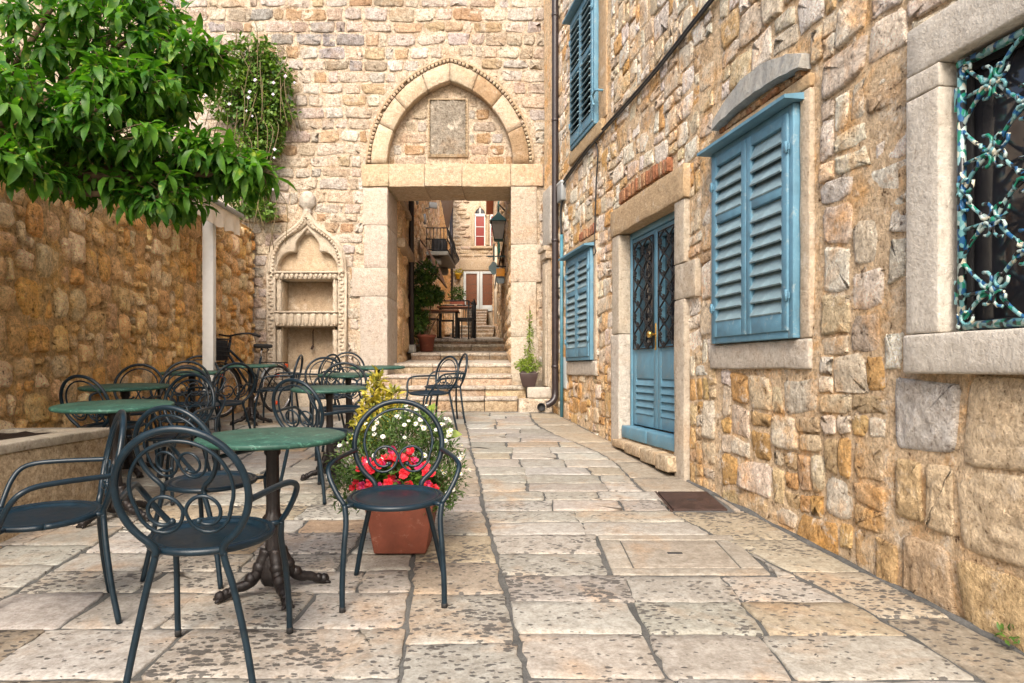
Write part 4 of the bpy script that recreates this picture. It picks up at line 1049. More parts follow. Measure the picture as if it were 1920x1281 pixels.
# lean-to gable of the far left house: sloping eave with a dark soffit
ev = MB(); P0, P1 = Vector((-3.02, 33, 10.0)), Vector((-3.28, 33, 8.0))
for (p, q) in (((-2.98, 10.1), (-3.42, 7.7)),):
    v = [(p[0] - .0, 31, p[1]), (p[0] + .16, 31, p[1] + .05), (q[0] + .16, 31, q[1] + .05), (q[0], 31, q[1]), (p[0], 35.5, p[1]), (p[0] + .16, 35.5, p[1] + .05), (q[0] + .16, 35.5, q[1] + .05), (q[0], 35.5, q[1])]
    ev.put(v, [(0, 1, 2, 3), (7, 6, 5, 4), (0, 4, 5, 1), (1, 5, 6, 2), (2, 6, 7, 3), (3, 7, 4, 0)])
ev.build('sloping_eave', M['wood'], al3, (-3.1, 33, 9), smooth=False)
EW = Frame((0, 36, 0), (1, 0, 0), (0, 0, 1), (0, -1, 0))
eh = thing('end_house', 'pale coursed stone house with gothic windows closing the alley', 'house', EW.p(-2, 4.1, 0))
EW.addbox('wall_core', M['back'], eh, -3.9, 1.5, 2, 10.3, -.6, -.004, .01, tint=(.62, .51, .38))
b = MB(); DZ0, DZ1, DX0, DX1 = 4.14, 6.15, -2.42, -.85
for (a, b_, c, d) in courses(-3.85, 1.4, 3, 10.2, .15, .22, .3, .7):
    if DX0 - .3 < b_ and a < DX1 + .3 and c < DZ1 + .62: continue
    if a < -.75 and b_ > -2.05 and 7.35 < d and c < 9.9: continue
    o = outline_round(a, b_, c, d, 12, 4.5, .01, None, .010); v, f, ce = stone(EW, o, -.004, rnd.uniform(.03, .07), -.03, 3, .012, 8, .85, .03); b.put(v, f, jitcol(rnd.choice([(.66, .56, .42), (.64, .53, .39), (.62, .53, .43), (.60, .47, .33)]), .09))
b.build('coursed_facing', M['back'], eh, EW.p(-2, 4, 0), kind='stuff')
EW.addbox('roof_edge', M['dress'], eh, -3.95, 1.5, 10.3, 10.42, -.6, .12, .02, (4, 1, 1), .0, 5, (.5, .4, .28))
# glazed shop door
EW.addbox('door_lintel', M['dress'], eh, DX0 - .25, DX1 + .3, DZ1 + .06, DZ1 + .6, -.05, .06, .02, (6, 4, 1), .01, 5, (.50, .40, .28))
EW.addbox('door_jamb', M['dress'], eh, DX0 - .25, DX0 - .05, DZ0, DZ1 + .055, -.05, .06, .02, (2, 6, 1), .01, 5, (.50, .40, .28))
EW.addbox('doorway', M['warm'], eh, DX0, DX1, DZ0, DZ1, -.02, .006, .002)
for (a, b_) in ((DX0 - .04, (DX0 + DX1) / 2 - .01), ((DX0 + DX1) / 2 + .01, DX1 + .04)):
    m_ = MB()
    for q in ((a, a + .13, DZ0, DZ1), (b_ - .13, b_, DZ0, DZ1), (a + .131, b_ - .131, DZ0, DZ0 + .3), (a + .131, b_ - .131, DZ1 - .12, DZ1)): m_.put(*EW.box(*q, .01, .07, .006))
    dl = m_.build('door_leaf', M['glassframe'], eh, EW.p((a + b_) / 2, DZ0, .04)); EW.addbox('pane', M['warm'], dl, a + .12, b_ - .12, DZ0 + .29, DZ1 - .11, .014, .024, .002)
    for k in range(3): EW.addbox('glazing_shelf', M['wood'], dl, a + .14, b_ - .14, DZ0 + .45 + .45 * k, DZ0 + .48 + .45 * k, .026, .034, .002)
# two gothic windows
for k, cx in enumerate((-1.62, -.85)):
    wz, ws = 7.45, 9.0; hw = .26
    m_ = MB(); og = [(hw + .10, 0), (hw + .10, .12), (hw + .02, .30), (.12, .46), (.04, .60), (0, .74)]; ig = [(hw, 0), (hw, .10), (hw - .06, .24), (.06, .36), (.02, .44), (0, .50)]
    O_, I_ = both(og), both(ig); v = []; f = []
    for A, B in zip(I_, O_):
        for (q, w) in ((A, .0), (A, .09), (B, .09), (B, .0)): v.append(EW.p(cx + q[0], ws + q[1], w))
    for i in range(len(I_) - 1):
        for j in range(4): f.append((i * 4 + j, i * 4 + (j + 1) % 4, i * 4 + 4 + (j + 1) % 4, i * 4 + 4 + j))
    m_.put(v, f, (.52, .41, .28)); gwin = m_.build('gothic_window', M['dress'], eh, EW.p(cx, wz, 0), smooth=False)
    EW.addbox('pane', M['red'], gwin, cx - hw, cx + hw, wz, ws - .03, -.0, .02, .002); EW.addbox('upper_pane', M['glass'], gwin, cx - hw + .02, cx + hw - .02, ws + .0, ws + .34, .0, .016, .002)
    m_ = MB()
    for q in ((cx - hw, cx - hw + .05, wz, ws), (cx + hw - .05, cx + hw, wz, ws), (cx - hw, cx + hw, ws - .05, ws + .08), (cx - hw, cx + hw, wz + .47, wz + .50), (cx - hw, cx + hw, wz + .95, wz + .98), (cx - .02, cx + .02, ws + .08, ws + .4)): m_.put(*EW.box(*q, .021, .05, .003))
    m_.build('glazing_bars', M['white'], gwin, EW.p(cx, ws, .03), smooth=False)
    v, f = lathe([(.09, 0), (.09, .08), (.06, .1)] + [(.06, .1 + i * .06) for i in range(1, 22)] + [(.06, 1.42), (.09, 1.46), (.10, 1.58)], 10, lambda a, z: 1 + (.15 * math.sin(a * 2 + z * 16) if .1 < z < 1.4 else 0))
    m_ = MB(); m_.put(v, f, (.50, .38, .25), mx=Matrix.Translation(EW.p(cx + (.39 if k == 0 else -5), wz, .08)))
    if k == 0: m_.build('twisted_column', M['dress'], gwin, EW.p(cx + .39, wz, 0))
EW.addbox('window_jamb', M['dress'], eh, -2.06, -1.9, 7.45, 9.1, -.05, .10, .02, (1, 4, 1), .004, 5, (.50, .40, .28)); EW.addbox('window_sill', M['dress'], eh, -2.1, -.4, 7.3, 7.44, -.05, .14, .02, (6, 1, 1), .004, 5, (.50, .40, .28))
# ================================================================ CAFE TABLES AND CHAIRS
TILT = Matrix.Rotation(math.atan(FL), 4, 'X')
def stand(o, x, y, rz, dz=0.0, k=1.0):
    o.location = (x, y, fz(y) + dz - .001); o.rotation_euler = (Matrix.Rotation(math.atan(FL) * k, 4, 'X') @ Matrix.Rotation(rz, 4, 'Z')).to_euler()
def copy_thing(o, parent=None):
    c = o.copy(); COL.objects.link(c)
    if parent is not None: c.parent = parent
    for ch in list(o.children): copy_thing(ch, c)
    return c
def make_chair():
    """front is -y, back hoop at +y"""
    t = thing('bistro_chair', 'x', 'chair')
    def part(name, geos, mat='metal'):
        m_ = MB()
        for g in geos: m_.put(*g)
        return m_.build(name, M[mat], t)
    v, f = lathe([(.0, .452), (.12, .450), (.155, .447), (.170, .450), (.176, .457), (.192, .458), (.194, .448), (.17, .440), (.0, .440)], 40)
    part('seat', [(v, f)])
    rim = [(.203 * math.cos(a), .203 * math.sin(a), .449) for a in [2 * PI * k / 48 for k in range(49)]]
    st_ = part('seat_rim', [tube(rim, .0125, 8)])
    # back hoop leans back: z up the hoop, y follows
    def yb(z): return .205 + (z - .45) * .22
    hc, hr = .655, .208; pts = []
    a0 = math.radians(-46)
    for k in range(41):
        a = a0 + (PI - 2 * a0) * k / 40; z = hc + hr * math.sin(a); pts.append((hr * math.cos(a), yb(z), z))
    lo = [(.110, .205, .440), (.108, .206, .462), (.122, yb(.485), .485)]
    full = lo + pts + [(-x, y, z) for x, y, z in reversed(lo)]
    part('back_hoop', [tube(catmull(full, 2), .0125, 8)])
    ir = .157; ic = .668; arc = [(.020, .548), (.054, .523), (.098, .526), (.136, .562)]
    for k in range(13):
        a = math.radians(-22 + 112 * k / 12); arc.append((ir * math.cos(a) * 1.03, ic + ir * math.sin(a)))
    curl = []
    for k in range(17):
        tt = k / 16; a = math.radians(180 - 310 * tt); r = .062 - .024 * tt
        curl.append((.066 + r * math.cos(a), .588 + r * math.sin(a)))
    side = list(reversed(curl)) + arc
    whole = [(x, yb(z), z) for x, z in side] + [(-x, yb(z), z) for x, z in reversed(side)][1:]
    sc_ = part('back_scroll', [tube(catmull(whole, 2), .0065, 6)])
    for s in (-1, 1):
        m_ = MB(); x, z = curl[-1]; v, f = lathe([(.002, -.011), (.009, -.007), (.0115, 0), (.009, .007), (.002, .011)], 8); m_.put(v, f, mx=Matrix.Translation((s * x, yb(z), z))); m_.build('scroll_ball', M['metal'], sc_)
    for s in (-1, 1):
        part('rear_leg', [tube(catmull([(s * .110, .205, .447), (s * .114, .206, .42), (s * .140, .208, .33), (s * .178, .220, .16), (s * .208, .240, 0)], 6), .012, 8), tube([(s * .112, .205, .449), (s * .095, .165, .449)], .011, 8)])
        part('front_leg', [tube(catmull([(s * .213, -.205, 0), (s * .212, -.203, .12), (s * .205, -.19, .27), (s * .198, -.165, .38), (s * .205, -.145, .455)], 6), .012, 8), tube([(s * .205, -.145, .450), (s * .165, -.118, .449)], .010, 6)])
        part('armrest', [tube(catmull([(s * .205, -.145, .455), (s * .236, -.13, .50), (s * .268, -.105, .56), (s * .282, -.07, .605), (s * .268, -.015, .626), (s * .245, .08, .63), (s * .218, .19, .628), (s * .204, yb(.628) - .004, .627)], 6), .011, 8)])
        m2 = MB()
        v, f = lathe([(.0135, 0), (.0135, .022), (.012, .024)], 8); m2.put(v, f, mx=Matrix.Translation((s * .213, -.205, 0))); m2.build('foot_cap', M['rubber'], t)
    return t
chair = make_chair()
def head(dx, dy): return math.atan2(dx, -dy)      # turn so that -y looks along (dx, dy)
CH = [  # x, y, facing, label
    (-.52, 3.20, (.10, -1), 'chair facing the viewer in front of the terracotta flower pot'),
    (-1.07, 2.56, (-.06, 1), 'nearest chair, seen from behind, drawn up to the near table'),
    (-1.90, 2.90, (-.83, -.56), 'chair at the left picture edge, side on, its back to the near tables'),
    (-1.48, 3.52, (.22, .97), 'chair beyond the nearest one, its back to us, left of the nearest table'),
    (-1.34, 5.05, (.42, .90), 'chair with its back to us, pushed up to the small middle table'),
    (-1.55, 6.5, (.15, -1), 'chair facing us from behind the small middle table'),
    (-1.95, 7.6, (.45, -1), 'chair left of the pair of far tables before the steps'),
    (-.93, 7.95, (-.75, -.65), 'front one of two chairs by the steps, right of the yellow-leaved shrub'),
    (-.86, 8.75, (-.95, -.30), 'rear one of two chairs by the steps, nearest to the stone steps'),
    (-3.03, 5.42, (.25, 1), 'chair between the stone planter and the ochre wall, its back to us'),
    (-3.36, 6.25, (.15, -1), 'chair against the ochre wall behind the wall-side table'),
    (-2.42, 4.98, (-.25, -1), 'chair facing us behind the table that stands by the planter'),
    (-2.66, 5.85, (.45, -.9), 'chair right of the wall-side table, seat turned to the lane'),
    (-3.12, 6.80, (.35, -.95), 'chair in the row behind, left of the white post'),
    (-3.50, 7.95, (.35, -.93), 'chair tucked behind the table at the foot of the white post'),
    (-2.83, 6.95, (-.75, .66), 'chair just right of the white post, in front of the bicycle'),
    (-2.80, 8.45, (-.98, -.1), 'chair side on, facing the bicycle, right of the far wall table'),
    (-2.45, 8.75, (-.9, .35), 'chair in front of the wall fountain plinth'),
    (-2.06, 8.95, (.25, -1), 'farthest chair, below the right edge of the wall fountain'),
]
for i, (x, y, d, lab) in enumerate(CH):
    c = chair if i == 0 else copy_thing(chair)
    stand(c, x, y, head(*d)); c['label'] = lab + ''; c['group'] = 'dark blue metal bistro chairs'; c.scale = (1, 1, 1.02 if i == 1 else .965)
def make_table():
    t = thing('bistro_table', 'x', 'table')
    v, f = lathe([(.0, .688), (.316, .688), (.325, .692), (.327, .70), (.325, .708), (.318, .712), (.0, .712)], 56); m_ = MB(); m_.put(v, f); m_.build('table_top', M['marble'], t)
    m_ = MB(); v, f = lathe([(.14, .687), (.14, .68), (.035, .672), (.03, .64)], 16); m_.put(v, f); m_.build('top_plate', M['iron'], t)
    fl = lambda a, z: 1 + .06 * math.cos(a * 8)
    v, f = lathe([(.05, .045), (.066, .09), (.058, .14), (.036, .19), (.030, .30), (.034, .31), (.044, .325), (.044, .345), (.032, .36), (.029, .38), (.027, .62), (.034, .63), (.034, .66), (.026, .67)], 24, fl)
    m_ = MB(); m_.put(v, f); m_.build('column', M['iron'], t)
    for k in range(4):
        m_ = MB(); a = k * PI / 2 + .35; ca, sa = math.cos(a), math.sin(a)
        P = catmull([(.03, .20), (.055, .15), (.085, .085), (.13, .05), (.175, .045), (.205, .03), (.235, .016)], 5)
        P = [Vector((p[0] * ca, p[0] * sa, p[1])) for p in [(.03, .20), (.05, .15), (.08, .09), (.12, .058), (.165, .050), (.20, .032), (.235, .016)]]
        P = catmull(P, 5); n = len(P)
        m_.put(*tube(P, [.017 + .013 * (1 - i / n) + .001 * math.sin(i * 1.6) for i in range(n)], 8))
        for (r, z, s) in ((.232, .022, .026), (.205, .036, .022), (.062, .125, .034), (.10, .08, .030)):
            vv, ff = lathe([(.001, -s), (s * .75, -s * .65), (s, 0), (s * .75, s * .65), (.001, s)], 8); m_.put(vv, ff, mx=Matrix.Translation((r * ca, r * sa, max(z, s))))
        for e in (-1, 1):
            b_ = Vector((.225 * ca, .225 * sa, .012)); tpt = b_ + Vector((ca * .03 - e * sa * .025, sa * .03 + e * ca * .025, -.002)); m_.put(*tube([b_, (b_ + tpt) / 2 + Vector((0, 0, .004)), tpt], [.012, .011, .006], 6))
        m_.build('foot', M['iron'], t)
    return t
table = make_table()
TB = [(-1.07, 3.19, .205, 'nearest green marbled table with cast iron foot, left of the flower pot'),
      (-2.46, 4.42, .9, 'green table standing beside the stone planter'),
      (-1.42, 5.55, .1, 'small green table in the middle, left of the white daisies'),
      (-3.10, 5.72, .5, 'green table close to the ochre wall, behind the planter'),
      (-3.30, 7.35, .3, 'green table at the foot of the white post'),
      (-3.14, 8.55, .2, 'far green table in front of the bicycle'),
      (-1.62, 7.05, .7, 'nearer of the two far tables before the steps'),
      (-1.56, 8.25, .4, 'farthest green table, at the left end of the lowest step')]
SC = [.98, 1.04, .88, 1.0, .95, .95, .9, .98]
for i, (x, y, r, lab) in enumerate(TB):
    t = table if i == 0 else copy_thing(table)
    stand(t, x, y, r, 0, .55 if i == 0 else .8); t['label'] = lab; t['group'] = 'round green café tables'; t.scale = (SC[i], SC[i], 1)

# ================================================================ PLANTS
def leaf(L, Wd, droop=.3, fold=.25, n=4):
    """leaf along +x, face up +z; folded along the midrib and drooping"""
    v = []; f = []
    for i in range(n + 1):
        t = i / n; x = L * math.sin(droop * 1.4 * t) / (droop * 1.4) if droop > .01 else L * t; z = -L * (1 - math.cos(droop * 1.4 * t)) / (droop * 1.4) if droop > .01 else 0
        w = Wd * .5 * (math.sin(PI * min(1, t * .93 + .035)) ** .8) * (1.12 - .3 * t)
        if i == n: w = .0015
        v += [(x, -w, z + w * fold), (x, 0, z), (x, w, z + w * fold)]
    for i in range(n):
        a = i * 3; f += [(a, a + 3, a + 4, a + 1), (a + 1, a + 4, a + 5, a + 2)]
    return v, f
def orient(p, d, up, roll=0.0):
    d = Vector(d).normalized(); u = Vector(up); u = (u - d * u.dot(d)); u = u.normalized() if u.length > 1e-4 else d.orthogonal().normalized()
    y = u.cross(d); R_ = Matrix((d, y, u)).transposed().to_4x4()
    return Matrix.Translation(p) @ R_ @ Matrix.Rotation(roll, 4, 'X')
def rdir(zmin=-1, zmax=1):
    z = rnd.uniform(zmin, zmax); a = rnd.uniform(0, 2 * PI); r = math.sqrt(max(0, 1 - z * z)); return Vector((r * math.cos(a), r * math.sin(a), z))
def wpt(px, py, y): return Vector(((px - CX) / F * y, y, EYE - (py - HY) / F * y))
# ---- citrus tree
tree = thing('citrus_tree', 'leafy dark green citrus tree hanging over the café at the upper left', 'tree', (-3.25, 3.6, .85))
tr_ = MB(); tr_.put(*tube(catmull([(-3.27, 3.6, .72), (-3.24, 3.62, 1.3), (-3.18, 3.7, 1.9), (-3.1, 3.85, 2.4)], 5), [.085 - .0015 * k for k in range(16)], 12)); tr_.build('trunk', M['bark'], tree, (-3.25, 3.6, .8))
lobes = []   # centre, radii
for (px, py, y, rx, rz, ry, wt) in ((40, 60, 4.3, 170, 120, .5, 1.2), (210, 75, 4.5, 130, 90, .45, 1.3), (330, 110, 4.6, 90, 72, .38, 1.0), (395, 100, 4.6, 42, 34, .2, .35), (60, 215, 3.9, 120, 85, .45, 1.2), (190, 235, 4.1, 120, 72, .4, 1.1),
        (300, 300, 4.4, 110, 62, .4, 1.1), (400, 300, 4.5, 80, 55, .35, 1.0), (478, 318, 4.5, 42, 40, .2, .4), (300, 362, 4.3, 85, 48, .32, .9), (290, 190, 4.6, 85, 45, .3, .9), (240, 155, 4.15, 95, 45, .3, 1.2), (440, 325, 4.5, 55, 36, .25, .6), (40, 300, 3.7, 65, 45, .3, .5), (180, 330, 4.2, 90, 40, .3, .7), (290, 30, 4.7, 60, 50, .3, .45), (-120, 150, 4.0, 120, 170, .5, .9), (140, -60, 4.6, 190, 70, .5, .8)):
    lobes.append((wpt(px, py, y), rx / F * y, ry, rz / F * y, wt))
limbs = MB(); hub = Vector((-3.1, 3.85, 2.4))
for c, rx, ry, rz, wt in lobes:
    m_ = hub.lerp(c, .5) + Vector((0, 0, -.10)); limbs.put(*tube(catmull([hub, m_, c], 6), [.032 - .0016 * k for k in range(13)], 7))
limbs.build('branch', M['bark'], tree, hub, kind='stuff')
VAR = [leaf(L, Wd, dr, fo) for L, Wd, dr, fo in ((.15, .048, .5, .3), (.13, .046, .35, .2), (.17, .052, .7, .35), (.14, .044, .9, .3), (.115, .042, .25, .25), (.16, .05, 1.1, .4))]
VM = [mesh('citrus_leaf', v, f, M['citrus']) for v, f in VAR]
leaves = []; twigs = MB()
for c, rx, ry, rz, wt in lobes:
    for k in range(int(46 * wt)):
        d = rdir(-.9, 1); r = rnd.uniform(.45, 1.0) ** .6
        tip = c + Vector((d.x * rx, d.y * ry, d.z * rz)) * r
        out = (Vector((d.x, d.y, d.z * .6 + .15)) + rdir() * .35).normalized(); base = tip - out * .22
        twigs.put(*tube(catmull([base, tip - out * .1 + Vector((0, 0, .01)), tip], 2), [.004, .0035, .003, .0025, .002], 4))
        for j in range(rnd.randint(8, 11)):
            t = j / 10; p = tip - out * (.17 * t); a = j * 2.4 + rnd.random()
            s_ = out.orthogonal().normalized(); b2 = out.cross(s_)
            rad = s_ * math.cos(a) + b2 * math.sin(a)
            ld = out * (.55 - .35 * t) + rad * (.55 + .35 * t) + Vector((0, 0, -.28 - .15 * rnd.random()))
            leaves.append((p, orient(p, ld, Vector((0, 0, 1)) + rdir() * .35, rnd.uniform(-.4, .4)), rnd.randrange(len(VAR)), rnd.uniform(.55, 1.08)))
twigs.build('twig', M['stem'], tree, hub, kind='stuff')
def split_leaves(leaves, meshes, geos, mat, parent, limit, name='leaf', rest='foliage'):
    o_ = sorted(range(len(leaves)), key=lambda i: (0 if seen(leaves[i][0], -10) else 1, leaves[i][0].y / leaves[i][3]))
    ids = set(o_[:limit]); b = MB(); pl_ = wloc(parent)
    for i, (p, mx, k, s) in enumerate(leaves):
        if i in ids and seen(p, -10):
            o = bpy.data.objects.new(name, meshes[k]); COL.objects.link(o); o.parent = parent
            o.matrix_local = Matrix.Translation(-pl_) @ mx @ Matrix.Scale(s, 4)
        else: b.put(geos[k][0], geos[k][1], mx=mx @ Matrix.Scale(s, 4))
    b.build(rest, mat, parent, pl_, kind='stuff')
split_leaves(leaves, VM, VAR, M['citrus'], tree, 300)
# ---- generic bushy foliage
def foliage(name, mat, parent, blobs, n, L, Wd, up=.2, droop=.3, seg=2, fill=.35):
    b = MB(); g = [leaf(L * k, Wd * k, droop, .25, seg) for k in (.75, 1, 1.25)]
    tot = sum(q[4] for q in blobs)
    for c, rx, ry, rz, wt in blobs:
        for k in range(int(n * wt / tot)):
            d = rdir(); r = rnd.uniform(fill, 1) ** .5 * (1 + .18 * noise.noise(Vector((d.x * 3 + c[0] * 5, d.y * 3, d.z * 3 + c[2] * 4))))
            p = Vector(c) + Vector((d.x * rx, d.y * ry, d.z * rz)) * r; v, f = rnd.choice(g)
            b.put(v, f, mx=orient(p, d * .7 + rdir() * .8 + Vector((0, 0, up)), Vector((0, 0, 1)) + d * .6 + rdir() * .5))
    return b.build(name, mat, parent, wloc(parent), kind='stuff')
# ---- terracotta pot with daisies, petunias and a variegated shrub
PX, PY = -.585, 3.83; PZ = fz(PY)
pot = thing('flower_pot', 'square terracotta pot standing on the paving behind the near chair', 'flower pot', (PX, PY, PZ))
def taper(b0, b1, z0, z1, r=.02):
    v, f = rbox(1, 1, 1, .06, (3, 3, 3)); return [((b0 + (b1 - b0) * (q[2] + 1) / 2) * q[0], (b0 + (b1 - b0) * (q[2] + 1) / 2) * q[1], z0 + (z1 - z0) * (q[2] + 1) / 2) for q in v], f
m_ = MB(); m_.put(*taper(.135, .185, 0, .30), mx=Matrix.Translation((PX, PY, PZ))); m_.build('pot_body', M['terra'], pot, (PX, PY, PZ))
m_ = MB(); m_.put(*taper(.198, .205, .285, .345), mx=Matrix.Translation((PX, PY, PZ))); m_.build('pot_rim', M['terra'], pot, (PX, PY, PZ + .28))
m_ = MB(); m_.put(*taper(.175, .18, .33, .352), mx=Matrix.Translation((PX, PY, PZ))); m_.build('soil', M['soil'], pot, (PX, PY, PZ + .33))
zb = PZ + .36
db = thing('daisy_bush', 'bushy plant covered in white daisies growing in the terracotta pot', 'plant', (PX, PY, zb))
blobs = [((PX + .0, PY + .05, zb + .16), .30, .25, .21, 3), ((PX - .22, PY, zb + .08), .18, .2, .17, 1.1), ((PX + .20, PY, zb + .03), .15, .18, .18, 1.2), ((PX + .19, PY - .08, zb - .05), .11, .12, .12, .5), ((PX - .27, PY - .05, zb - .04), .12, .12, .12, .5), ((PX + .05, PY, zb + .28), .2, .17, .13, 1)]
foliage('foliage', M['bushleaf'], db, blobs, 6500, .034, .009, .4, .3, 2, .2)
m_ = MB()
for k in range(60):
    d = rdir(-.2, 1); m_.put(*tube([(PX + d.x * .05, PY + d.y * .05, zb - .03), (PX + d.x * .18, PY + d.y * .16, zb + .12 * d.z + .05), (PX + d.x * .28, PY + d.y * .24, zb + .24 * d.z + .06)], [.003, .0025, .0015], 4))
m_.build('stem', M['stem'], db, (PX, PY, zb), kind='stuff')
dm = MB()
for k in range(13):
    a = 2 * PI * k / 13; v, f = leaf(.0165, .006, .15, .05, 2); dm.put(v, f, mx=Matrix.Rotation(a, 4, 'Z') @ Matrix.Translation((.004, 0, 0)))
v, f = lathe([(.0065, -.002), (.0065, .001), (.004, .004), (.001, .005)], 8); dm.put(v, f, mi=1)
dme = mesh('daisy', dm.v, dm.f, [M['petalwhite'], M['yellow']], None, True, dm.mi)
for k in range(92):
    for _ in range(30):
        c, rx, ry, rz, wt = rnd.choice(blobs[:1] * 3 + blobs[:4] + blobs[5:] * 3); d = rdir(-.25, 1)
        if d.y < .35: break
    p = Vector(c) + Vector((d.x * rx, d.y * ry, d.z * rz)) * 1.07
    if p.z < zb + .03 and abs(p.x - PX) < .16: continue
    o = bpy.data.objects.new('daisy', dme); COL.objects.link(o); o.parent = db; n_ = (d * .7 + Vector((0, -.55, .75)) + rdir() * .35).normalized()
    o.matrix_local = Matrix.Translation(-wloc(db)) @ Matrix.Translation(p) @ n_.to_track_quat('Z', 'Y').to_matrix().to_4x4() @ Matrix.Scale(rnd.uniform(.5, .75), 4)
pe = thing('petunia', 'red petunia spilling over the front of the terracotta pot', 'plant', (PX, PY - .15, zb))
pb = [((PX - .02, PY - .17, zb + .03), .17, .07, .09, 2), ((PX - .14, PY - .13, zb + .02), .10, .08, .09, 1), ((PX + .1, PY - .16, zb), .09, .06, .08, .8)]
foliage('foliage', M['petleaf'], pe, pb, 420, .055, .028, .3, .35, 3, .3)
pm = MB(); vv = [(0, 0, -.018)]; nn = 20
for ring, (rr, zz) in enumerate(((.006, -.008), (.018, .004), (.028, .006))):
    for k in range(nn):
        a = 2 * PI * k / nn; q = rr * (1 + (.12 * math.cos(5 * a) if ring else 0)); vv.append((q * math.cos(a), q * math.sin(a), zz + .003 * math.sin(5 * a + 1) * ring + .002 * math.sin(3 * a)))
ff = [(0, 1 + k, 1 + (k + 1) % nn) for k in range(nn)]
for r_ in range(2):
    for k in range(nn): ff.append((1 + r_ * nn + k, 1 + (r_ + 1) * nn + k, 1 + (r_ + 1) * nn + (k + 1) % nn, 1 + r_ * nn + (k + 1) % nn))
pme = [mesh('petunia_flower', vv, ff, M['petalred']), mesh('petunia_flower', vv, ff, M['petalpink'])]
for k in range(60):
    c, rx, ry, rz, wt = pb[0] if k % 2 else rnd.choice(pb); d = rdir(-.5, 1); d.y = -abs(d.y)
    p = Vector(c) + Vector((d.x * rx * 1.0, d.y * ry, d.z * rz)) * 1.15 + Vector((0, -.02, .02))
    if k < 12: p = Vector((PX - .02 + rnd.uniform(-.07, .09), PY - .15 + rnd.uniform(-.05, .04), zb + .13 + rnd.uniform(-.02, .07)))
    o = bpy.data.objects.new('petunia_flower', pme[1 if rnd.random() < .2 else 0]); COL.objects.link(o); o.parent = pe
    n_ = (d * .5 + Vector((0, -.9, .35)) + rdir() * .3).normalized()
    o.matrix_local = Matrix.Translation(-wloc(pe)) @ Matrix.Translation(p) @ n_.to_track_quat('Z', 'Y').to_matrix().to_4x4() @ Matrix.Scale(rnd.uniform(.6, .95), 4)
vg = thing('variegated_shrub', 'yellow variegated shrub rising behind the white daisies', 'plant', (PX - .12, PY + .2, zb))
vb = []
for (px, py, r, h) in ((708, 716, 13, 20), (700, 742, 16, 20), (718, 755, 20, 20), (742, 738, 10, 15), (735, 765, 18, 18), (690, 770, 14, 18), (712, 785, 30, 20), (680, 795, 22, 18), (700, 820, 40, 25)):
    p = wpt(px, py, 4.05); vb.append(((p.x, p.y, p.z), r / F * 4.05, .05, h / F * 4.05, r * h / 100))
foliage('foliage', M['variegated'], vg, vb, 1100, .042, .017, .6, .3, 2, .1)
m_ = MB()
for q in vb: m_.put(*tube([(PX - .1, PY + .17, zb - .02), (q[0][0] * .7 + .3 * (PX - .1), PY + .19, zb + .1), q[0]], [.005, .004, .002], 5))
m_.build('stem', M['stem'], vg, (PX - .1, PY + .2, zb), kind='stuff')
# broad leaf plant behind the daisies
bl = thing('broad_leaf_plant', 'young plant with a few broad green leaves behind the white daisies', 'plant', (PX + .1, PY + .16, zb))
for (dx, dz, a, s) in ((.10, .30, 1.2, 1.0), (.16, .24, .1, 1.15), (.05, .27, 2.2, .8)):
    v, f = leaf(.13 * s, .06 * s, .3, .2, 5); d = Vector((math.cos(a), -.25, math.sin(a))); m_ = MB(); p = Vector((PX + dx, PY + .12, zb + dz))
    m_.put(v, f, mx=orient(p, d, Vector((-.2, -1, .5)))); m_.put(*tube([(PX + .1, PY + .14, zb - .02), p - Vector((0, 0, .08)), p], .003, 5)); m_.build('leaf', M['lime'], bl, p)
# ---- caper trailing down the back wall
cp = thing('caper_plant', 'flowering caper plant trailing down the back wall beside the citrus tree', 'plant', (-3.7, 10.2, 4.2))
cb_ = []
for (px, py, rx, rz, w) in ((470, 105, 55, 38, 1.3), (500, 150, 52, 45, 1.5), (505, 205, 48, 45, 1.5), (470, 190, 60, 50, 1.2), (440, 150, 40, 40, .8), (495, 260, 38, 42, 1.2), (460, 280, 42, 40, .9), (478, 330, 38, 40, 1.1), (460, 375, 34, 34, .8), (500, 395, 18, 18, .3), (425, 200, 40, 30, .6)):
    p = wpt(px, py, 10.15); cb_.append(((p.x, p.y, p.z), rx / F * 10.15, .20, rz / F * 10.15, w))
foliage('foliage', M['caper'], cp, cb_, 7500, .062, .045, -.15, .3, 2, .25)
m_ = MB()
for k in range(90):
    q = rnd.choice(cb_); x = q[0][0] + rnd.uniform(-1, 1) * q[1]; z = q[0][2] + rnd.uniform(-.6, 1) * q[3]; y = 10.0 + rnd.uniform(-.1, .25)
    m_.put(*tube(catmull([(x, y + .15, z + .25), (x + rnd.uniform(-.1, .2), y, z), (x + rnd.uniform(-.2, .2), y - .02, z - rnd.uniform(.3, .6))], 4), .006, 4))
m_.build('stem', M['stem'], cp, (-3.7, 10.2, 4.2), kind='stuff')
fm = MB()
for k in range(4): fm.put(*leaf(.05, .045, .2, .1, 2), mi=k % 2, mx=Matrix.Rotation(k * PI / 2, 4, 'Z'))
for k in range(9): a = k * 2.4; fm.put(*tube([(0, 0, 0), (.02 * math.cos(a), .02 * math.sin(a), .045)], .002, 4), mi=1)
fme = mesh('caper_flower', fm.v, fm.f, [M['petalwhite'], M['petallilac']], None, True, fm.mi)
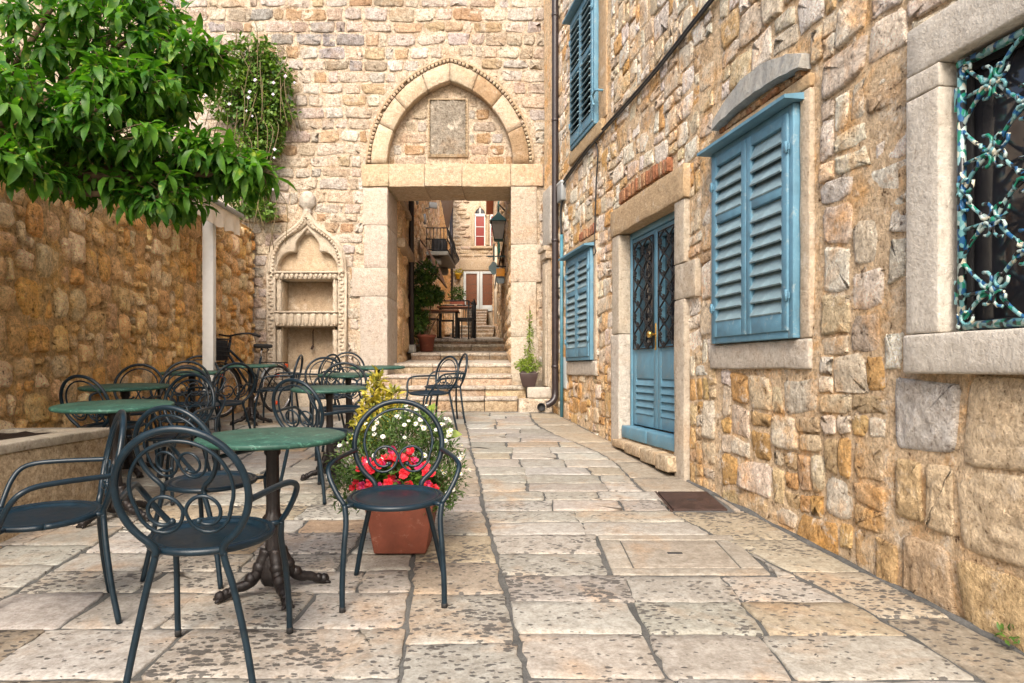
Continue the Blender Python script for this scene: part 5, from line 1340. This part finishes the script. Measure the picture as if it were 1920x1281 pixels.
for (px, py) in ((478, 150), (512, 177), (468, 172), (466, 183), (411, 172), (385, 180), (430, 195), (462, 208), (473, 218), (513, 155), (535, 143), (552, 155), (515, 280), (514, 296), (465, 365), (512, 355), (495, 300)):
    p = wpt(px, py, 9.88); o = bpy.data.objects.new('flower', fme); COL.objects.link(o); o.parent = cp
    o.matrix_local = Matrix.Translation(-wloc(cp)) @ Matrix.Translation(p) @ (Vector((0, -1, .2)) + rdir() * .4).to_track_quat('Z', 'Y').to_matrix().to_4x4() @ Matrix.Scale(rnd.uniform(.35, .6), 4)
# ---- small potted plant on the curb block
sp = thing('small_potted_plant', 'small dark plastic pot with a lime green trailing plant tied to a cane', 'potted plant', (.235, 10.0, .957))
m_ = MB(); m_.put(*[q for q in [([(.11 * q[0] * (1 + .22 * q[2]), .10 * q[1] * (1 + .22 * q[2]), .1 + .1 * q[2]) for q in rbox(1, 1, 1, .12, (2, 2, 2))[0]], rbox(1, 1, 1, .12, (2, 2, 2))[1])]][0], mx=Matrix.Translation((.235, 10, .957))); m_.build('pot', M['darkpot'], sp, (.235, 10, .957))
m_ = MB(); m_.put(*lathe([(.145, .185), (.15, .19), (.15, .22), (.13, .22), (.12, .19)], 4), mx=Matrix.Translation((.235, 10, .957)) @ Matrix.Rotation(PI / 4, 4, 'Z')); m_.build('pot_rim', M['darkpot'], sp, (.235, 10, .957), smooth=False)
m_ = MB(); m_.put(*tube([(.235, 10, 1.1), (.25, 10, 2.1)], .006, 5)); m_.build('cane', M['wood'], sp, (.235, 10, 1.1))
foliage('foliage', M['lime'], sp, [((.24, 9.97, 1.26), .17, .14, .12, 3), ((.15, 9.95, 1.26), .12, .1, .08, 1), ((.25, 9.98, 1.45), .07, .07, .14, 1), ((.255, 9.98, 1.70), .045, .05, .16, .7), ((.25, 9.98, 1.9), .025, .03, .12, .25)], 1500, .035, .016, .2, .3, 2, .1)

wd = thing('weed', 'small green weed growing at the foot of the near house corner', 'plant', (rwx(2.66) - .03, 2.66, fz(2.66)))
foliage('foliage', M['petleaf'], wd, [((rwx(2.66) - .02, 2.66, fz(2.66) + .04), .035, .05, .03, 1)], 34, .028, .012, .4, .3, 2, .1)
# ================================================================ AWNING AND POST
aw = thing('awning', 'cream canvas awning edge on a roller bar below the citrus branches', 'awning', (-3.4, 8.2, 3.05))
m_ = MB(); m_.put(*tube([(-3.32, 6.9, 3.09), (-3.32, 8.72, 3.09)], .028, 10)); m_.build('front_bar', M['grey'], aw, (-3.32, 7, 3.09))
def cloth(fn, nu, nv):
    v = [fn(i / nu, j / nv) for j in range(nv + 1) for i in range(nu + 1)]; f = [(j * (nu + 1) + i, j * (nu + 1) + i + 1, (j + 1) * (nu + 1) + i + 1, (j + 1) * (nu + 1) + i) for j in range(nv) for i in range(nu)]; return v, f
m_ = MB(); m_.put(*cloth(lambda a, b: (-3.335 + .02 * math.sin(a * 38) * b, 6.9 + 1.78 * a, 3.07 - (.235 + .012 * math.sin(a * 50)) * b), 60, 4)); m_.put(*cloth(lambda a, b: (-3.339 + .02 * math.sin(a * 38) * b, 6.9 + 1.78 * a, 3.07 - (.235 + .012 * math.sin(a * 50)) * b), 60, 4)); m_.build('valance', M['canvas'], aw, (-3.32, 7, 3.07))
m_ = MB(); m_.put(*cloth(lambda a, b: (-3.32 - .36 * b, 6.9 + 1.78 * a, 3.115 + .32 * b - .03 * math.sin(PI * b)), 20, 6)); m_.put(*cloth(lambda a, b: (-3.32 - .36 * b, 6.9 + 1.78 * a, 3.119 + .32 * b - .03 * math.sin(PI * b)), 20, 6)); m_.build('canopy', M['canvas'], aw, (-3.4, 7, 3.2))
po = thing('awning_post', 'square white metal post holding up the awning', 'post', (-3.5, 8.2, fz(8.2)))
m_ = MB(); v, f = rbox(.06, .06, 1.26, .006); m_.put(v, f, mx=Matrix.Translation((-3.5, 8.2, fz(8.2) + 1.262)) @ Matrix.Rotation(.12, 4, 'Z')); m_.build('shaft', M['white'], po, (-3.5, 8.2, fz(8.2)))
m_ = MB(); m_.put(*rbox(.10, .10, .006, .003), mx=Matrix.Translation((-3.5, 8.2, fz(8.2) + .008))); m_.build('base_plate', M['white'], po, (-3.5, 8.2, fz(8.2)))
m_ = MB(); m_.put(*tube([(-3.5, 8.2, 3.05), (-3.32, 8.2, 3.09)], .025, 8)); m_.build('bracket', M['white'], po, (-3.5, 8.2, 3.05))

# ================================================================ BICYCLE
bx, by = -3.45, 9.35; bike = thing('bicycle', 'black city bicycle with front basket leaning in the corner by the fountain', 'bicycle', (bx, by, fz(by)))
bike.rotation_euler = (0, math.radians(0), math.radians(-112)); bike.rotation_euler.x = 0
def bp(name, geos, mat, par=None):
    m_ = MB()
    for g in geos: m_.put(*g)
    return m_.build(name, M[mat], par or bike)
def ring(cx, cz, r, n=40): return [(cx + r * math.cos(2 * PI * k / n), 0, cz + r * math.sin(2 * PI * k / n)) for k in range(n + 1)]
WR = .335
for cx in (-.52, .52):       # +x is forward
    w = bp('wheel', [tube([(cx, -.05, WR), (cx, .05, WR)], .02, 10)], 'chrome')
    bp('tyre', [tube(ring(cx, WR, WR - .018), .018, 8)], 'rubber', w); bp('rim', [tube(ring(cx, WR, WR - .045), .012, 6)], 'chrome', w)
    bp('spokes', [tube([(cx, .02 * (-1) ** k, WR), (cx + (WR - .045) * math.cos(k * PI / 14), 0, WR + (WR - .045) * math.sin(k * PI / 14))], .0022, 4) for k in range(28)], 'chrome', w)
    bp('reflector', [([(cx + q[0], q[1], WR + s * .19 + q[2]) for q in rbox(.035, .012, .026, .006)[0]], rbox(.035, .012, .026, .006)[1]) for s in (-1, 1)], 'orange', w)
    bp('mudguard', [tube([(cx + (WR + .02) * math.cos(a), 0, WR + (WR + .02) * math.sin(a)) for a in [math.radians(25 + 150 * k / 20) for k in range(21)]], .026, 8, True, .35)], 'grey' if cx < 0 else 'blackiron')
bp('frame', [tube([(.40, 0, .82), (.52, .0, WR)], .016, 8), tube([(.36, 0, .95), (.41, 0, .78)], .019, 8), tube([(.39, 0, .80), (.05, 0, .42), (-.08, 0, .30)], .017, 8), tube([(.38, 0, .86), (-.14, 0, .50)], .016, 8), tube([(-.08, 0, .30), (-.20, 0, .78)], .016, 8),
    tube([(-.08, .03, .30), (-.52, .06, WR)], .010, 6), tube([(-.08, -.03, .30), (-.52, -.06, WR)], .010, 6), tube([(-.17, .03, .66), (-.52, .06, WR)], .009, 6), tube([(-.17, -.03, .66), (-.52, -.06, WR)], .009, 6)], 'metal')
bp('seat_post', [tube([(-.19, 0, .76), (-.215, 0, .90)], .013, 8)], 'chrome')
sv, sf = rbox(1, 1, 1, .5, (4, 4, 2)); bp('saddle', [([(-.22 + q[0] * .135, q[1] * (.05 + .05 * max(0, -q[0])) , .92 + q[2] * .03 - .0 * q[0]) for q in sv], sf), tube([(-.26, .05, .90), (-.29, .05, .87), (-.26, .05, .85)], .01, 6), tube([(-.26, -.05, .90), (-.29, -.05, .87), (-.26, -.05, .85)], .01, 6)], 'rubber')
bp('handlebar', [tube([(.36, 0, .93), (.345, 0, 1.03)], .014, 8), tube(catmull([(.16, .30, 1.03), (.30, .27, 1.06), (.38, .15, 1.05), (.37, 0, 1.03), (.38, -.15, 1.05), (.30, -.27, 1.06), (.16, -.30, 1.03)], 5), .012, 8)], 'blackiron')
for s in (-1, 1): bp('grip', [tube([(.16, s * .30, 1.03), (.27, s * .285, 1.055)], .019, 8)], 'rubber')
bk = []
for k in range(12): 
    for (a0, a1, b0, b1) in (((.50 + .02 * 0), .50, -.15 + .3 * k / 11, 0), ((.78), .78, -.15 + .3 * k / 11, 0)): bk.append(tube([(a0, b0, .98), (a0 + (.02 if a0 < .6 else -.04), b0 * .85, .72)], .003, 4))
    x = .50 + .28 * k / 11
    for s in (-1, 1): bk.append(tube([(x, s * .15, .98), (x * .9 + .06, s * .128, .72)], .003, 4))
for z, e in ((.98, 0), (.93, .003), (.88, .006), (.83, .01), (.78, .015), (.72, .02)): bk.append(tube([(.50 + e, -.15 + e, z), (.78 - 2 * e, -.15 + e, z), (.78 - 2 * e, .15 - e, z), (.50 + e, .15 - e, z), (.50 + e, -.15 + e, z)], .004 if z < .97 else .008, 5))
for k in range(8): bk.append(tube([(.52, -.12 + .24 * k / 7, .72), (.74, -.12 + .24 * k / 7, .72)], .003, 4))
bp('basket', bk, 'blackiron'); bp('basket_liner', [([(.64 + q[0] * .115, q[1] * .125, .845 + q[2] * .12) for q in rbox(1, 1, 1, .1)[0]], rbox(1, 1, 1, .1)[1])], 'dark')
bp('rear_rack', [tube([(-.25, s * .05, .70), (-.68, s * .05, .70)], .007, 6) for s in (-1, 1)] + [tube([(-.35 - .1 * k, -.05, .70), (-.35 - .1 * k, .05, .70)], .006, 5) for k in range(4)] + [tube([(-.6, s * .06, .70), (-.52, s * .07, WR)], .006, 5) for s in (-1, 1)], 'blackiron')
bp('tail_lamp', [([(-.70 + q[0], q[1], .66 + q[2]) for q in rbox(.015, .03, .025, .006)[0]], rbox(.015, .03, .025, .006)[1])], 'orange')
bp('crank', [tube(ring(-.08, .30, .085, 24), .006, 6), tube([(-.08, .06, .30), (.02, .06, .16)], .009, 6), tube([(-.08, -.06, .30), (-.18, -.06, .44)], .009, 6)], 'chrome')
bp('pedal', [([(.02 + q[0], .10 + q[1], .16 + q[2]) for q in rbox(.04, .035, .012, .004)[0]], rbox(.04, .035, .012, .004)[1])], 'rubber')

# ================================================================ PIPES AND CABLES ON THE WALLS
dp = thing('drainpipe', 'brown metal drainpipe running down the corner of the house', 'drainpipe', (.57, 9.45, .85))
m_ = MB(); m_.put(*tube(catmull([(.575, 9.45, 7.2), (.575, 9.45, 5), (.575, 9.45, 3), (.575, 9.45, 1.2), (.575, 9.45, .90), (.555, 9.42, .80), (.49, 9.40, .745), (.45, 9.40, .735)], 5), .045, 14)); m_.build('pipe', M['pipe'], dp, (.575, 9.45, .8))
for z in (1.22, 2.9, 4.5, 5.9):
    m_ = MB(); v, f = lathe([(.046, 0), (.051, .004), (.051, .036), (.046, .04)], 14); m_.put(v, f, mx=Matrix.Translation((.575, 9.45, z))); m_.put(*rbox(.05, .008, .012, .003), mx=Matrix.Translation((.615, 9.47, z + .02))); m_.build('clip', M['pipe'], dp, (.575, 9.45, z))
def rwp(y, z, w): return RW.p(y * K, z, w)
pc = thing('power_cable', 'thick black cable climbing along the house wall from the junction box', 'cable', rwp(9.2, 3.4, .03))
def wall_from_px(px, py, w=.03):
    y = 2.385 / ((px - CX) / F + .185); return rwp(y, EYE - (py - HY) / F * y, w)
main = [(1055, 372), (1056, 350), (1066, 333), (1100, 287), (1127, 253), (1180, 195), (1240, 127), (1300, 52), (1346, -5), (1420, -95)]
m_ = MB(); P = catmull([wall_from_px(*q, .035) for q in main], 5); m_.put(*tube(P, .014, 7)); m_.build('strand', M['cable'], pc, P[0])
m_ = MB(); P = catmull([wall_from_px(x + 3, y + 3, .04) for x, y in main], 5); m_.put(*tube(P, .011, 7)); m_.build('strand', M['cable'], pc, P[0])
m_ = MB(); P = catmull([wall_from_px(*q, .03) for q in ((1122, 268), (1126, 290), (1123, 340), (1121, 400), (1120, 455), (1122, 472), (1118, 478), (1117, 465))], 4); m_.put(*tube(P, .008, 6)); m_.build('drop_cable', M['cable'], pc, P[0])
jb = thing('junction_box', 'small grey junction box on the wall beside the drainpipe', 'junction box', rwp(9.2, 3.4, 0))
m_ = MB(); m_.put(*RW.box(9.1 * K, 9.32 * K, 3.38, 3.63, -.01, .075, .012)); m_.build('box', M['grey'], jb, rwp(9.2, 3.4, 0))
m_ = MB(); m_.put(*RW.box(9.095 * K, 9.325 * K, 3.60, 3.635, -.01, .08, .008)); m_.build('lid', M['glassframe'], jb, rwp(9.2, 3.6, 0))
cd = thing('conduit', 'blue-green conduit pipe running down from the junction box', 'conduit', rwp(9.2, .7, .03))
m_ = MB(); m_.put(*tube([rwp(9.2, 2.95, .04), rwp(9.2, fz(9.2), .04)], .022, 10)); m_.build('pipe', M['bluecon'], cd, rwp(9.2, .7, .04))
m_ = MB(); m_.put(*tube(catmull([rwp(9.15, 3.4, .04), rwp(9.22, 3.2, .05), rwp(9.2, 2.93, .04)], 4), .016, 7)); m_.build('cable', M['cable'], cd, rwp(9.2, 3.3, .04))

# ================================================================ THINGS IN THE ALLEY
tp = thing('tall_potted_shrub', 'tall dark green shrub in a round terracotta pot on the steps inside the gateway', 'potted plant', (-1.60, 13.3, 1.53))
m_ = MB(); v, f = lathe([(.115, 0), (.155, .26), (.175, .265), (.18, .31), (.165, .315), (.15, .29), (.01, .285)], 24); m_.put(v, f, mx=Matrix.Translation((-1.60, 13.3, 1.535))); m_.build('pot', M['terra'], tp, (-1.6, 13.3, 1.535))
m_ = MB()
for q in ((-1.75, 2.6), (-1.5, 2.8), (-1.85, 2.3), (-1.3, 2.35)): m_.put(*tube(catmull([(-1.6, 13.3, 1.8), ((q[0] - 1.6) / 2, 13.3, 2.1), (q[0], 13.3, q[1])], 4), [.018 - .0015 * k for k in range(9)], 6))
m_.build('branch', M['bark'], tp, (-1.6, 13.3, 1.8))
sb = []
for (px, py, rx, rz, w) in ((780, 545, 33, 38, 2), (765, 580, 22, 35, 1.2), (800, 510, 22, 20, .9), (805, 555, 26, 18, .9), (785, 600, 24, 24, 1.1), (768, 625, 14, 18, .5), (822, 555, 12, 10, .35)):
    p = wpt(px, py, 13.3); sb.append(((p.x, p.y, p.z), rx / 100, .26, rz / 100, w))
foliage('foliage', M['shrub'], tp, sb, 3600, .085, .04, .1, .4, 2, .15)
vt = thing('climbing_vine', 'bare dark vine stem rising beside the tall potted shrub', 'plant', (-1.9, 13.1, 1.53))
m_ = MB(); m_.put(*tube(catmull([(-1.88, 13.1, 1.5), (-1.86, 13.15, 2.0), (-1.9, 13.1, 2.5), (-1.85, 13.1, 3.0)], 4), .035, 7)); m_.build('trunk', M['bark'], vt, (-1.9, 13.1, 1.5))
m_ = MB(); m_.put(*rbox(.11, .09, .08, .04, (2, 2, 2), .02, 6), mx=Matrix.Translation((-1.87, 12.95, 1.58))); rk = m_.build('rock', M['slate'], None, (-1.87, 12.95, 1.5), label='rough grey rock at the foot of the vine', cat='rock')
# terrace tables, chairs and railing on the landing
def alley_table(x, y, h, w, lab):
    z = 1.84 + .05 * (y - 15); t = thing('terrace_table', lab, 'table', (x, y, z), 'brown topped terrace tables'); m_ = MB(); m_.put(*rbox(w, .32, .018, .006), mx=Matrix.Translation((x, y, z + h))); m_.build('table_top', M['tabbrown'], t, (x, y, z + h))
    for s in (-1, 1):
        m_ = MB(); m_.put(*rbox(.03, .03, h / 2 - .02, .004), mx=Matrix.Translation((x + s * (w - .06), y, z + h / 2))); m_.put(*rbox(.04, .28, .015, .004), mx=Matrix.Translation((x + s * (w - .06), y, z + .016))); m_.build('leg', M['blackiron'], t, (x, y, z))
alley_table(-1.63, 16.2, .62, .42, 'lower brown terrace table on the landing behind the potted shrub'); alley_table(-1.42, 18.2, .78, .48, 'farther, higher brown terrace table on the landing')
def alley_chair(x, y, r, lab):
    z = 1.84 + .05 * (y - 15); t = thing('terrace_chair', lab, 'chair', (x, y, z), 'black slatted terrace chairs'); t.rotation_euler = (0, 0, r)
    m_ = MB(); m_.put(*rbox(.2, .2, .014, .006), mx=Matrix.Translation((0, 0, .46))); m_.build('seat', M['blackiron'], t)
    for sx in (-1, 1):
        for sy in (-1, 1): m_ = MB(); m_.put(*tube([(sx * .18, sy * .18, 0), (sx * .18, sy * .18, .46 if sy < 0 else .90)], .014, 6)); m_.build('leg', M['blackiron'], t)
    m_ = MB(); m_.put(*tube([(-.18, .18, .89), (.18, .18, .89)], .014, 6))
    for k in range(6): m_.put(*tube([(-.14 + .056 * k, .18, .47), (-.14 + .056 * k, .18, .88)], .009, 5))
    m_.build('backrest', M['blackiron'], t)
alley_chair(-1.05, 16.4, -PI / 2, 'black terrace chair right of the lower terrace table'); alley_chair(-1.95, 17.0, PI / 2, 'black terrace chair left of the lower terrace table'); alley_chair(-1.12, 17.6, -PI / 2 - .2, 'black terrace chair just behind the railing post'); alley_chair(-1.75, 18.9, 0, 'black terrace chair behind the farther terrace table'); alley_chair(-1.25, 18.9, .2, 'black terrace chair at the far corner of the landing')
rl = thing('terrace_railing', 'thin black metal railing round the terrace landing', 'railing', (-.92, 15.2, 1.74))
m_ = MB(); m_.put(*tube([(-1.85, 15.1, 2.66), (-.92, 15.1, 2.66)], .014, 6)); m_.put(*tube([(-.92, 15.1, 2.66), (-1.0, 19.5, 2.88)], .014, 6)); m_.build('top_rail', M['pipe'], rl, (-.92, 15.1, 2.6))
for (x, y, z) in ((-.92, 15.1, 1.85), (-1.0, 19.4, 2.06)): m_ = MB(); m_.put(*tube([(x, y, z - .12), (x, y, z + .81)], .017, 6)); m_.build('post', M['blackiron'], rl, (x, y, z))
fp = thing('planted_trough', 'orange trough with low green plants by the shop steps', 'potted plant', (-2.27, 30, 3.8))
m_ = MB(); m_.put(*rbox(.30, .14, .13, .02), mx=Matrix.Translation((-2.27, 29.5, 3.93))); m_.build('trough', M['terra'], fp, (-2.27, 29.5, 3.8)); foliage('foliage', M['bushleaf'], fp, [((-2.27, 29.5, 4.3), .34, .15, .32, 1)], 420, .12, .05, .4, .3, 2, .1)
tw_ = thing('terrace_wall', 'low stone terrace wall left of the upper steps', 'wall', (-2.5, 29.8, 2.9)); m_ = MB(); m_.put(*rbox(.5, 1.6, .6, .02, (2, 3, 3), .01), (.56, .45, .32), mx=Matrix.Translation((-2.52, 30.2, 3.19))); m_.build('core', M['alley'], tw_, (-2.5, 30, 3))
m_ = MB(); m_.put(*rbox(.52, 1.62, .03, .01), (.55, .48, .38), mx=Matrix.Translation((-2.52, 30.2, 3.79))); m_.build('coping', M['step'], tw_, (-2.5, 30, 3.8))
# balcony
ba = thing('balcony', 'small stone balcony with dark iron railing on the left alley wall', 'balcony', (-2.2, 18.8, 4.0))
m_ = MB(); m_.put(*rbox(.33, 1.2, .05, .01), mx=Matrix.Translation((-1.93, 18.9, 4.10))); m_.build('slab', M['slate'], ba, (-1.93, 18.9, 4.05))
for y in (17.95, 19.8): m_ = MB(); m_.put(*cloth(lambda a, b: (-2.2 + .5 * a * b ** .0 * (1 - .0), y - .1 + .2 * b, 4.04 - .40 * (1 - a) ** 2), 6, 1)); m_.put(*rbox(.22, .1, .10, .05, (2, 2, 2)), mx=Matrix.Translation((-2.0, y, 3.93))); m_.build('bracket', M['slate'], ba, (-2, y, 3.9))
ir = []
for (p, q) in (((-2.22, 17.75), (-1.62, 17.75)), ((-1.62, 17.75), (-1.62, 20.05))):
    for z in (4.74, 4.46, 4.2): ir.append(tube([(p[0], p[1], z), (q[0], q[1], z)], .014, 6))
    n = 7 if p[1] == q[1] else 16
    for k in range(n + 1):
        t = k / n; x, y = p[0] + (q[0] - p[0]) * t, p[1] + (q[1] - p[1]) * t
        if p[1] == q[1]: ir.append(tube([(x, y, 4.14), (x, y, 4.74)], .010, 5))
        else: ir.append(tube(catmull([(x, y, 4.74), (x + .04, y, 4.5), (x + .13, y, 4.3), (x, y, 4.14)], 3), .010, 5))
m_ = MB()
for g in ir: m_.put(*g)
m_.build('railing', M['blackiron'], ba, (-1.62, 18.5, 4.2))
m_ = MB(); m_.put(*rbox(.2, .2, .22, .05), mx=Matrix.Translation((-1.9, 18.6, 4.37))); m_.build('planter_box', M['dark'], ba, (-1.9, 18.6, 4.2))
ag = thing('folded_awning', 'brown fabric awning folded down from the left alley wall below the balcony', 'awning', (-1.95, 16, 3.9))
m_ = MB(); m_.put(*cloth(lambda a, b: (-1.98 + .42 * b + .01 * math.sin(a * 20), 15.0 + 1.9 * a, 4.0 - .85 * b + .12 * math.sin(PI * b)), 12, 6)); m_.put(*cloth(lambda a, b: (-1.984 + .42 * b + .01 * math.sin(a * 20), 15.0 + 1.9 * a, 3.99 - .85 * b + .12 * math.sin(PI * b)), 12, 6)); m_.build('fabric', M['brownawn'], ag, (-1.9, 16, 3.9))
m_ = MB(); m_.put(*tube([(-1.56, 15, 3.15), (-1.56, 16.9, 3.15)], .02, 6)); m_.put(*tube([(-2.0, 15.1, 3.5), (-1.58, 15.1, 3.18)], .015, 6)); m_.build('frame', M['wood'], ag, (-1.6, 16, 3.1))
for (y, z, lab) in ((14.6, 4.72, 'round pale vent cap high on the left alley wall near the drainpipe'), (16.9, 4.78, 'round pale vent cap on the left alley wall above the balcony rail')):
    x = AL.p(y, 0, 0).x; t = thing('vent_cap', lab, 'vent', (x, y, z), 'round vent caps'); v, f = lathe([(.11, 0), (.13, .03), (.12, .06), (.05, .07), (.045, .03)], 18); m_ = MB(); m_.put(v, f, mx=Matrix.Translation((x, y, z)) @ Matrix.Rotation(PI / 2, 4, 'Y')); m_.put(*rbox(.02, .02, .05, .005), mx=Matrix.Translation((x, y, z - .13))); m_.build('cover', M['grey'], t, (x, y, z))
fl_ = thing('floodlight', 'grey square floodlight on the left alley wall above the balcony', 'floodlight', (-1.95, 17.3, 5.2)); m_ = MB(); m_.put(*rbox(.10, .04, .07, .01), mx=Matrix.Translation((-1.93, 17.3, 5.2)) @ Matrix.Rotation(.4, 4, 'Z')); m_.build('housing', M['grey'], fl_, (-1.93, 17.3, 5.2)); m_ = MB(); m_.put(*tube([(-2.14, 17.4, 5.14), (-1.95, 17.32, 5.16)], .015, 6)); m_.build('bracket', M['grey'], fl_, (-2, 17.3, 5.1))
for (fr_, y, z0, z1, w, mat, lab) in ((AL, 12.95, 1.6, 7.5, .07, 'pipe', 'brown drainpipe on the left alley wall behind the potted shrub'), (EW, None, 3.2, 10.2, .07, 'pipe', 'brown drainpipe at the left corner of the end house'), (AR, 22.0, 2.6, 5.0, .07, 'canvas', 'cream drainpipe low on the right alley wall')):
    q0, q1 = (fr_.p(y, z0, w), fr_.p(y, z1, w)) if y else (EW.p(-3.06, z0, .25), EW.p(-3.06, z1, .25)); t = thing('alley_drainpipe', lab, 'drainpipe', q0); m_ = MB(); m_.put(*tube([q0, q1], .05 if y else .09, 10)); m_.build('pipe', M[mat], t, q0); m_ = MB(); m_.put(*tube([q0.lerp(q1, .5), q0.lerp(q1, .5) + Vector((0, 0, .06))], .062 if y else .105, 10)); m_.build('collar', M[mat], t, q0)
# lantern
lx, ly, lz = -.255, 13.5, 3.67; ln = thing('street_lantern', 'four sided street lantern with green cap on a bracket of the right alley wall', 'lantern', (lx, ly, lz))
def pyr(b0, b1, z0, z1, rot=PI / 4): return lathe([(b0 * 1.414, z0), (b1 * 1.414, z1)], 4)
mx = Matrix.Translation((lx, ly, lz)) @ Matrix.Rotation(PI / 4, 4, 'Z')
m_ = MB(); m_.put(*pyr(.08, .135, 0, .33), mx=mx); m_.build('glass', M['lampglass'], ln, (lx, ly, lz), smooth=False)
m_ = MB(); m_.put(*pyr(.17, .05, .334, .47), mx=mx); m_.put(*pyr(.05, .016, .47, .53), mx=mx); m_.build('cap', M['green'], ln, (lx, ly, lz), smooth=False); m_ = MB(); m_.put(*pyr(.084, .088, -.025, .0), mx=mx); m_.build('base', M['green'], ln, (lx, ly, lz), smooth=False)
m_ = MB()
for sx in (-1, 1):
    for sy in (-1, 1): m_.put(*tube([(lx + sx * .082, ly + sy * .082, lz), (lx + sx * .138, ly + sy * .138, lz + .334)], .008, 5))
m_.build('glazing_frame', M['blackiron'], ln, (lx, ly, lz)); m_ = MB(); m_.put(*tube([(lx, ly, lz + .53), (lx, ly, lz + .68), (AR.p(ly, 0, 0).x + .0, ly, lz + .52)], .016, 6)); m_.build('bracket', M['rust'], ln, (lx, ly, lz + .7))
# hanging signs
def sign(name, lab, px, py, y, w, h, mat, rnd_):
    p = wpt(px, py, y); t = thing(name, lab, 'sign', p, 'small hanging signs in the alley'); m_ = MB(); m_.put(*rbox(w, .02, h, rnd_, (2, 1, 2)), mx=Matrix.Translation(p)); m_.build('board', M[mat], t, p)
    x1 = AR.p(y, 0, 0).x; m_ = MB(); m_.put(*tube([(p.x - w, y, p.z + h + .04), (x1, y, p.z + h + .04)], .012, 5)); m_.build('bracket', M['blackiron'], t, p); return t
def disc_sign():
    p = wpt(926, 503, 13.2); t = thing('hanging_sign', 'pale blue rounded hanging sign', 'sign', p, 'small hanging signs in the alley'); m_ = MB(); v = []; n = 40
    for s in (-.015, .015):
        for k in range(n): a = 2 * PI * k / n; r = .11 * (1 + .10 * math.cos(4 * a)); v.append((p.x + r * .82 * math.cos(a), p.y + s, p.z + r * 1.02 * math.sin(a)))
    m_.put(v, [tuple(range(n)), tuple(range(2 * n - 1, n - 1, -1))] + [(k, n + k, n + (k + 1) % n, (k + 1) % n) for k in range(n)]); m_.build('board', M['signblue'], t, p, smooth=False)
    m_ = MB(); m_.put(*tube([(p.x - .12, p.y, p.z + .22), (AR.p(13.2, 0, 0).x, p.y, p.z + .22)], .012, 5)); m_.put(*tube([(p.x, p.y, p.z + .14), (p.x, p.y, p.z + .45)], .016, 5)); m_.build('bracket', M['bluecon'], t, p)
disc_sign()
sign('hanging_sign', 'square orange hanging sign beside the pale blue one', 938.5, 511, 12.7, .075, .07, 'signorange', .004); sign('hanging_sign', 'blue-grey hanging sign below the orange one', 938.5, 525, 12.8, .075, .066, 'signgrey', .03)
gs = thing('green_shutter', 'dark green window shutter on the right alley wall behind the lantern', 'shutter', AR.p(19, 4.5, 0))
sh_ = AR.addbox('panel', M['green'], gs, 18.4, 19.3, 4.2, 5.65, .02, .06, .006)
for k in range(14): AR.addbox('slat', M['green'], gs, 18.45, 19.25, 4.28 + .095 * k, 4.34 + .095 * k, .061, .075, .003)
ra = thing('small_awning', 'narrow brown awning low on the right alley wall beside the signs', 'awning', AR.p(15, 3.6, 0))
m_ = MB(); m_.put(*cloth(lambda a, b: tuple(AR.p(14 + 2.4 * a, 3.85 - .75 * b, .02 + .16 * b)), 6, 4)); m_.put(*cloth(lambda a, b: tuple(AR.p(14 + 2.4 * a, 3.84 - .75 * b, .016 + .16 * b)), 6, 4)); m_.build('fabric', M['brownawn'], ra, AR.p(15, 3.6, 0)); m_ = MB(); m_.put(*tube([AR.p(14, 3.08, .18), AR.p(16.4, 3.08, .18)], .015, 6)); m_.build('bar', M['grey'], ra, AR.p(15, 3.1, .18))
wf = thing('wall_flower_pot', 'little yellow flower pot fixed to the end house beside its glazed door', 'flower pot', EW.p(-2.72, 5.85, .1))
m_ = MB(); v, f = lathe([(.10, 0), (.15, .22), (.17, .22), (.17, .27), (.13, .27)], 12); m_.put(v, f, mx=Matrix.Translation(EW.p(-2.72, 5.75, .2))); m_.build('pot', M['yellow'], wf, EW.p(-2.72, 5.75, .2)); foliage('foliage', M['variegated'], wf, [(EW.p(-2.72, 6.1, .2), .25, .15, .12, 1)], 90, .12, .06, .3, .3, 2, .1)
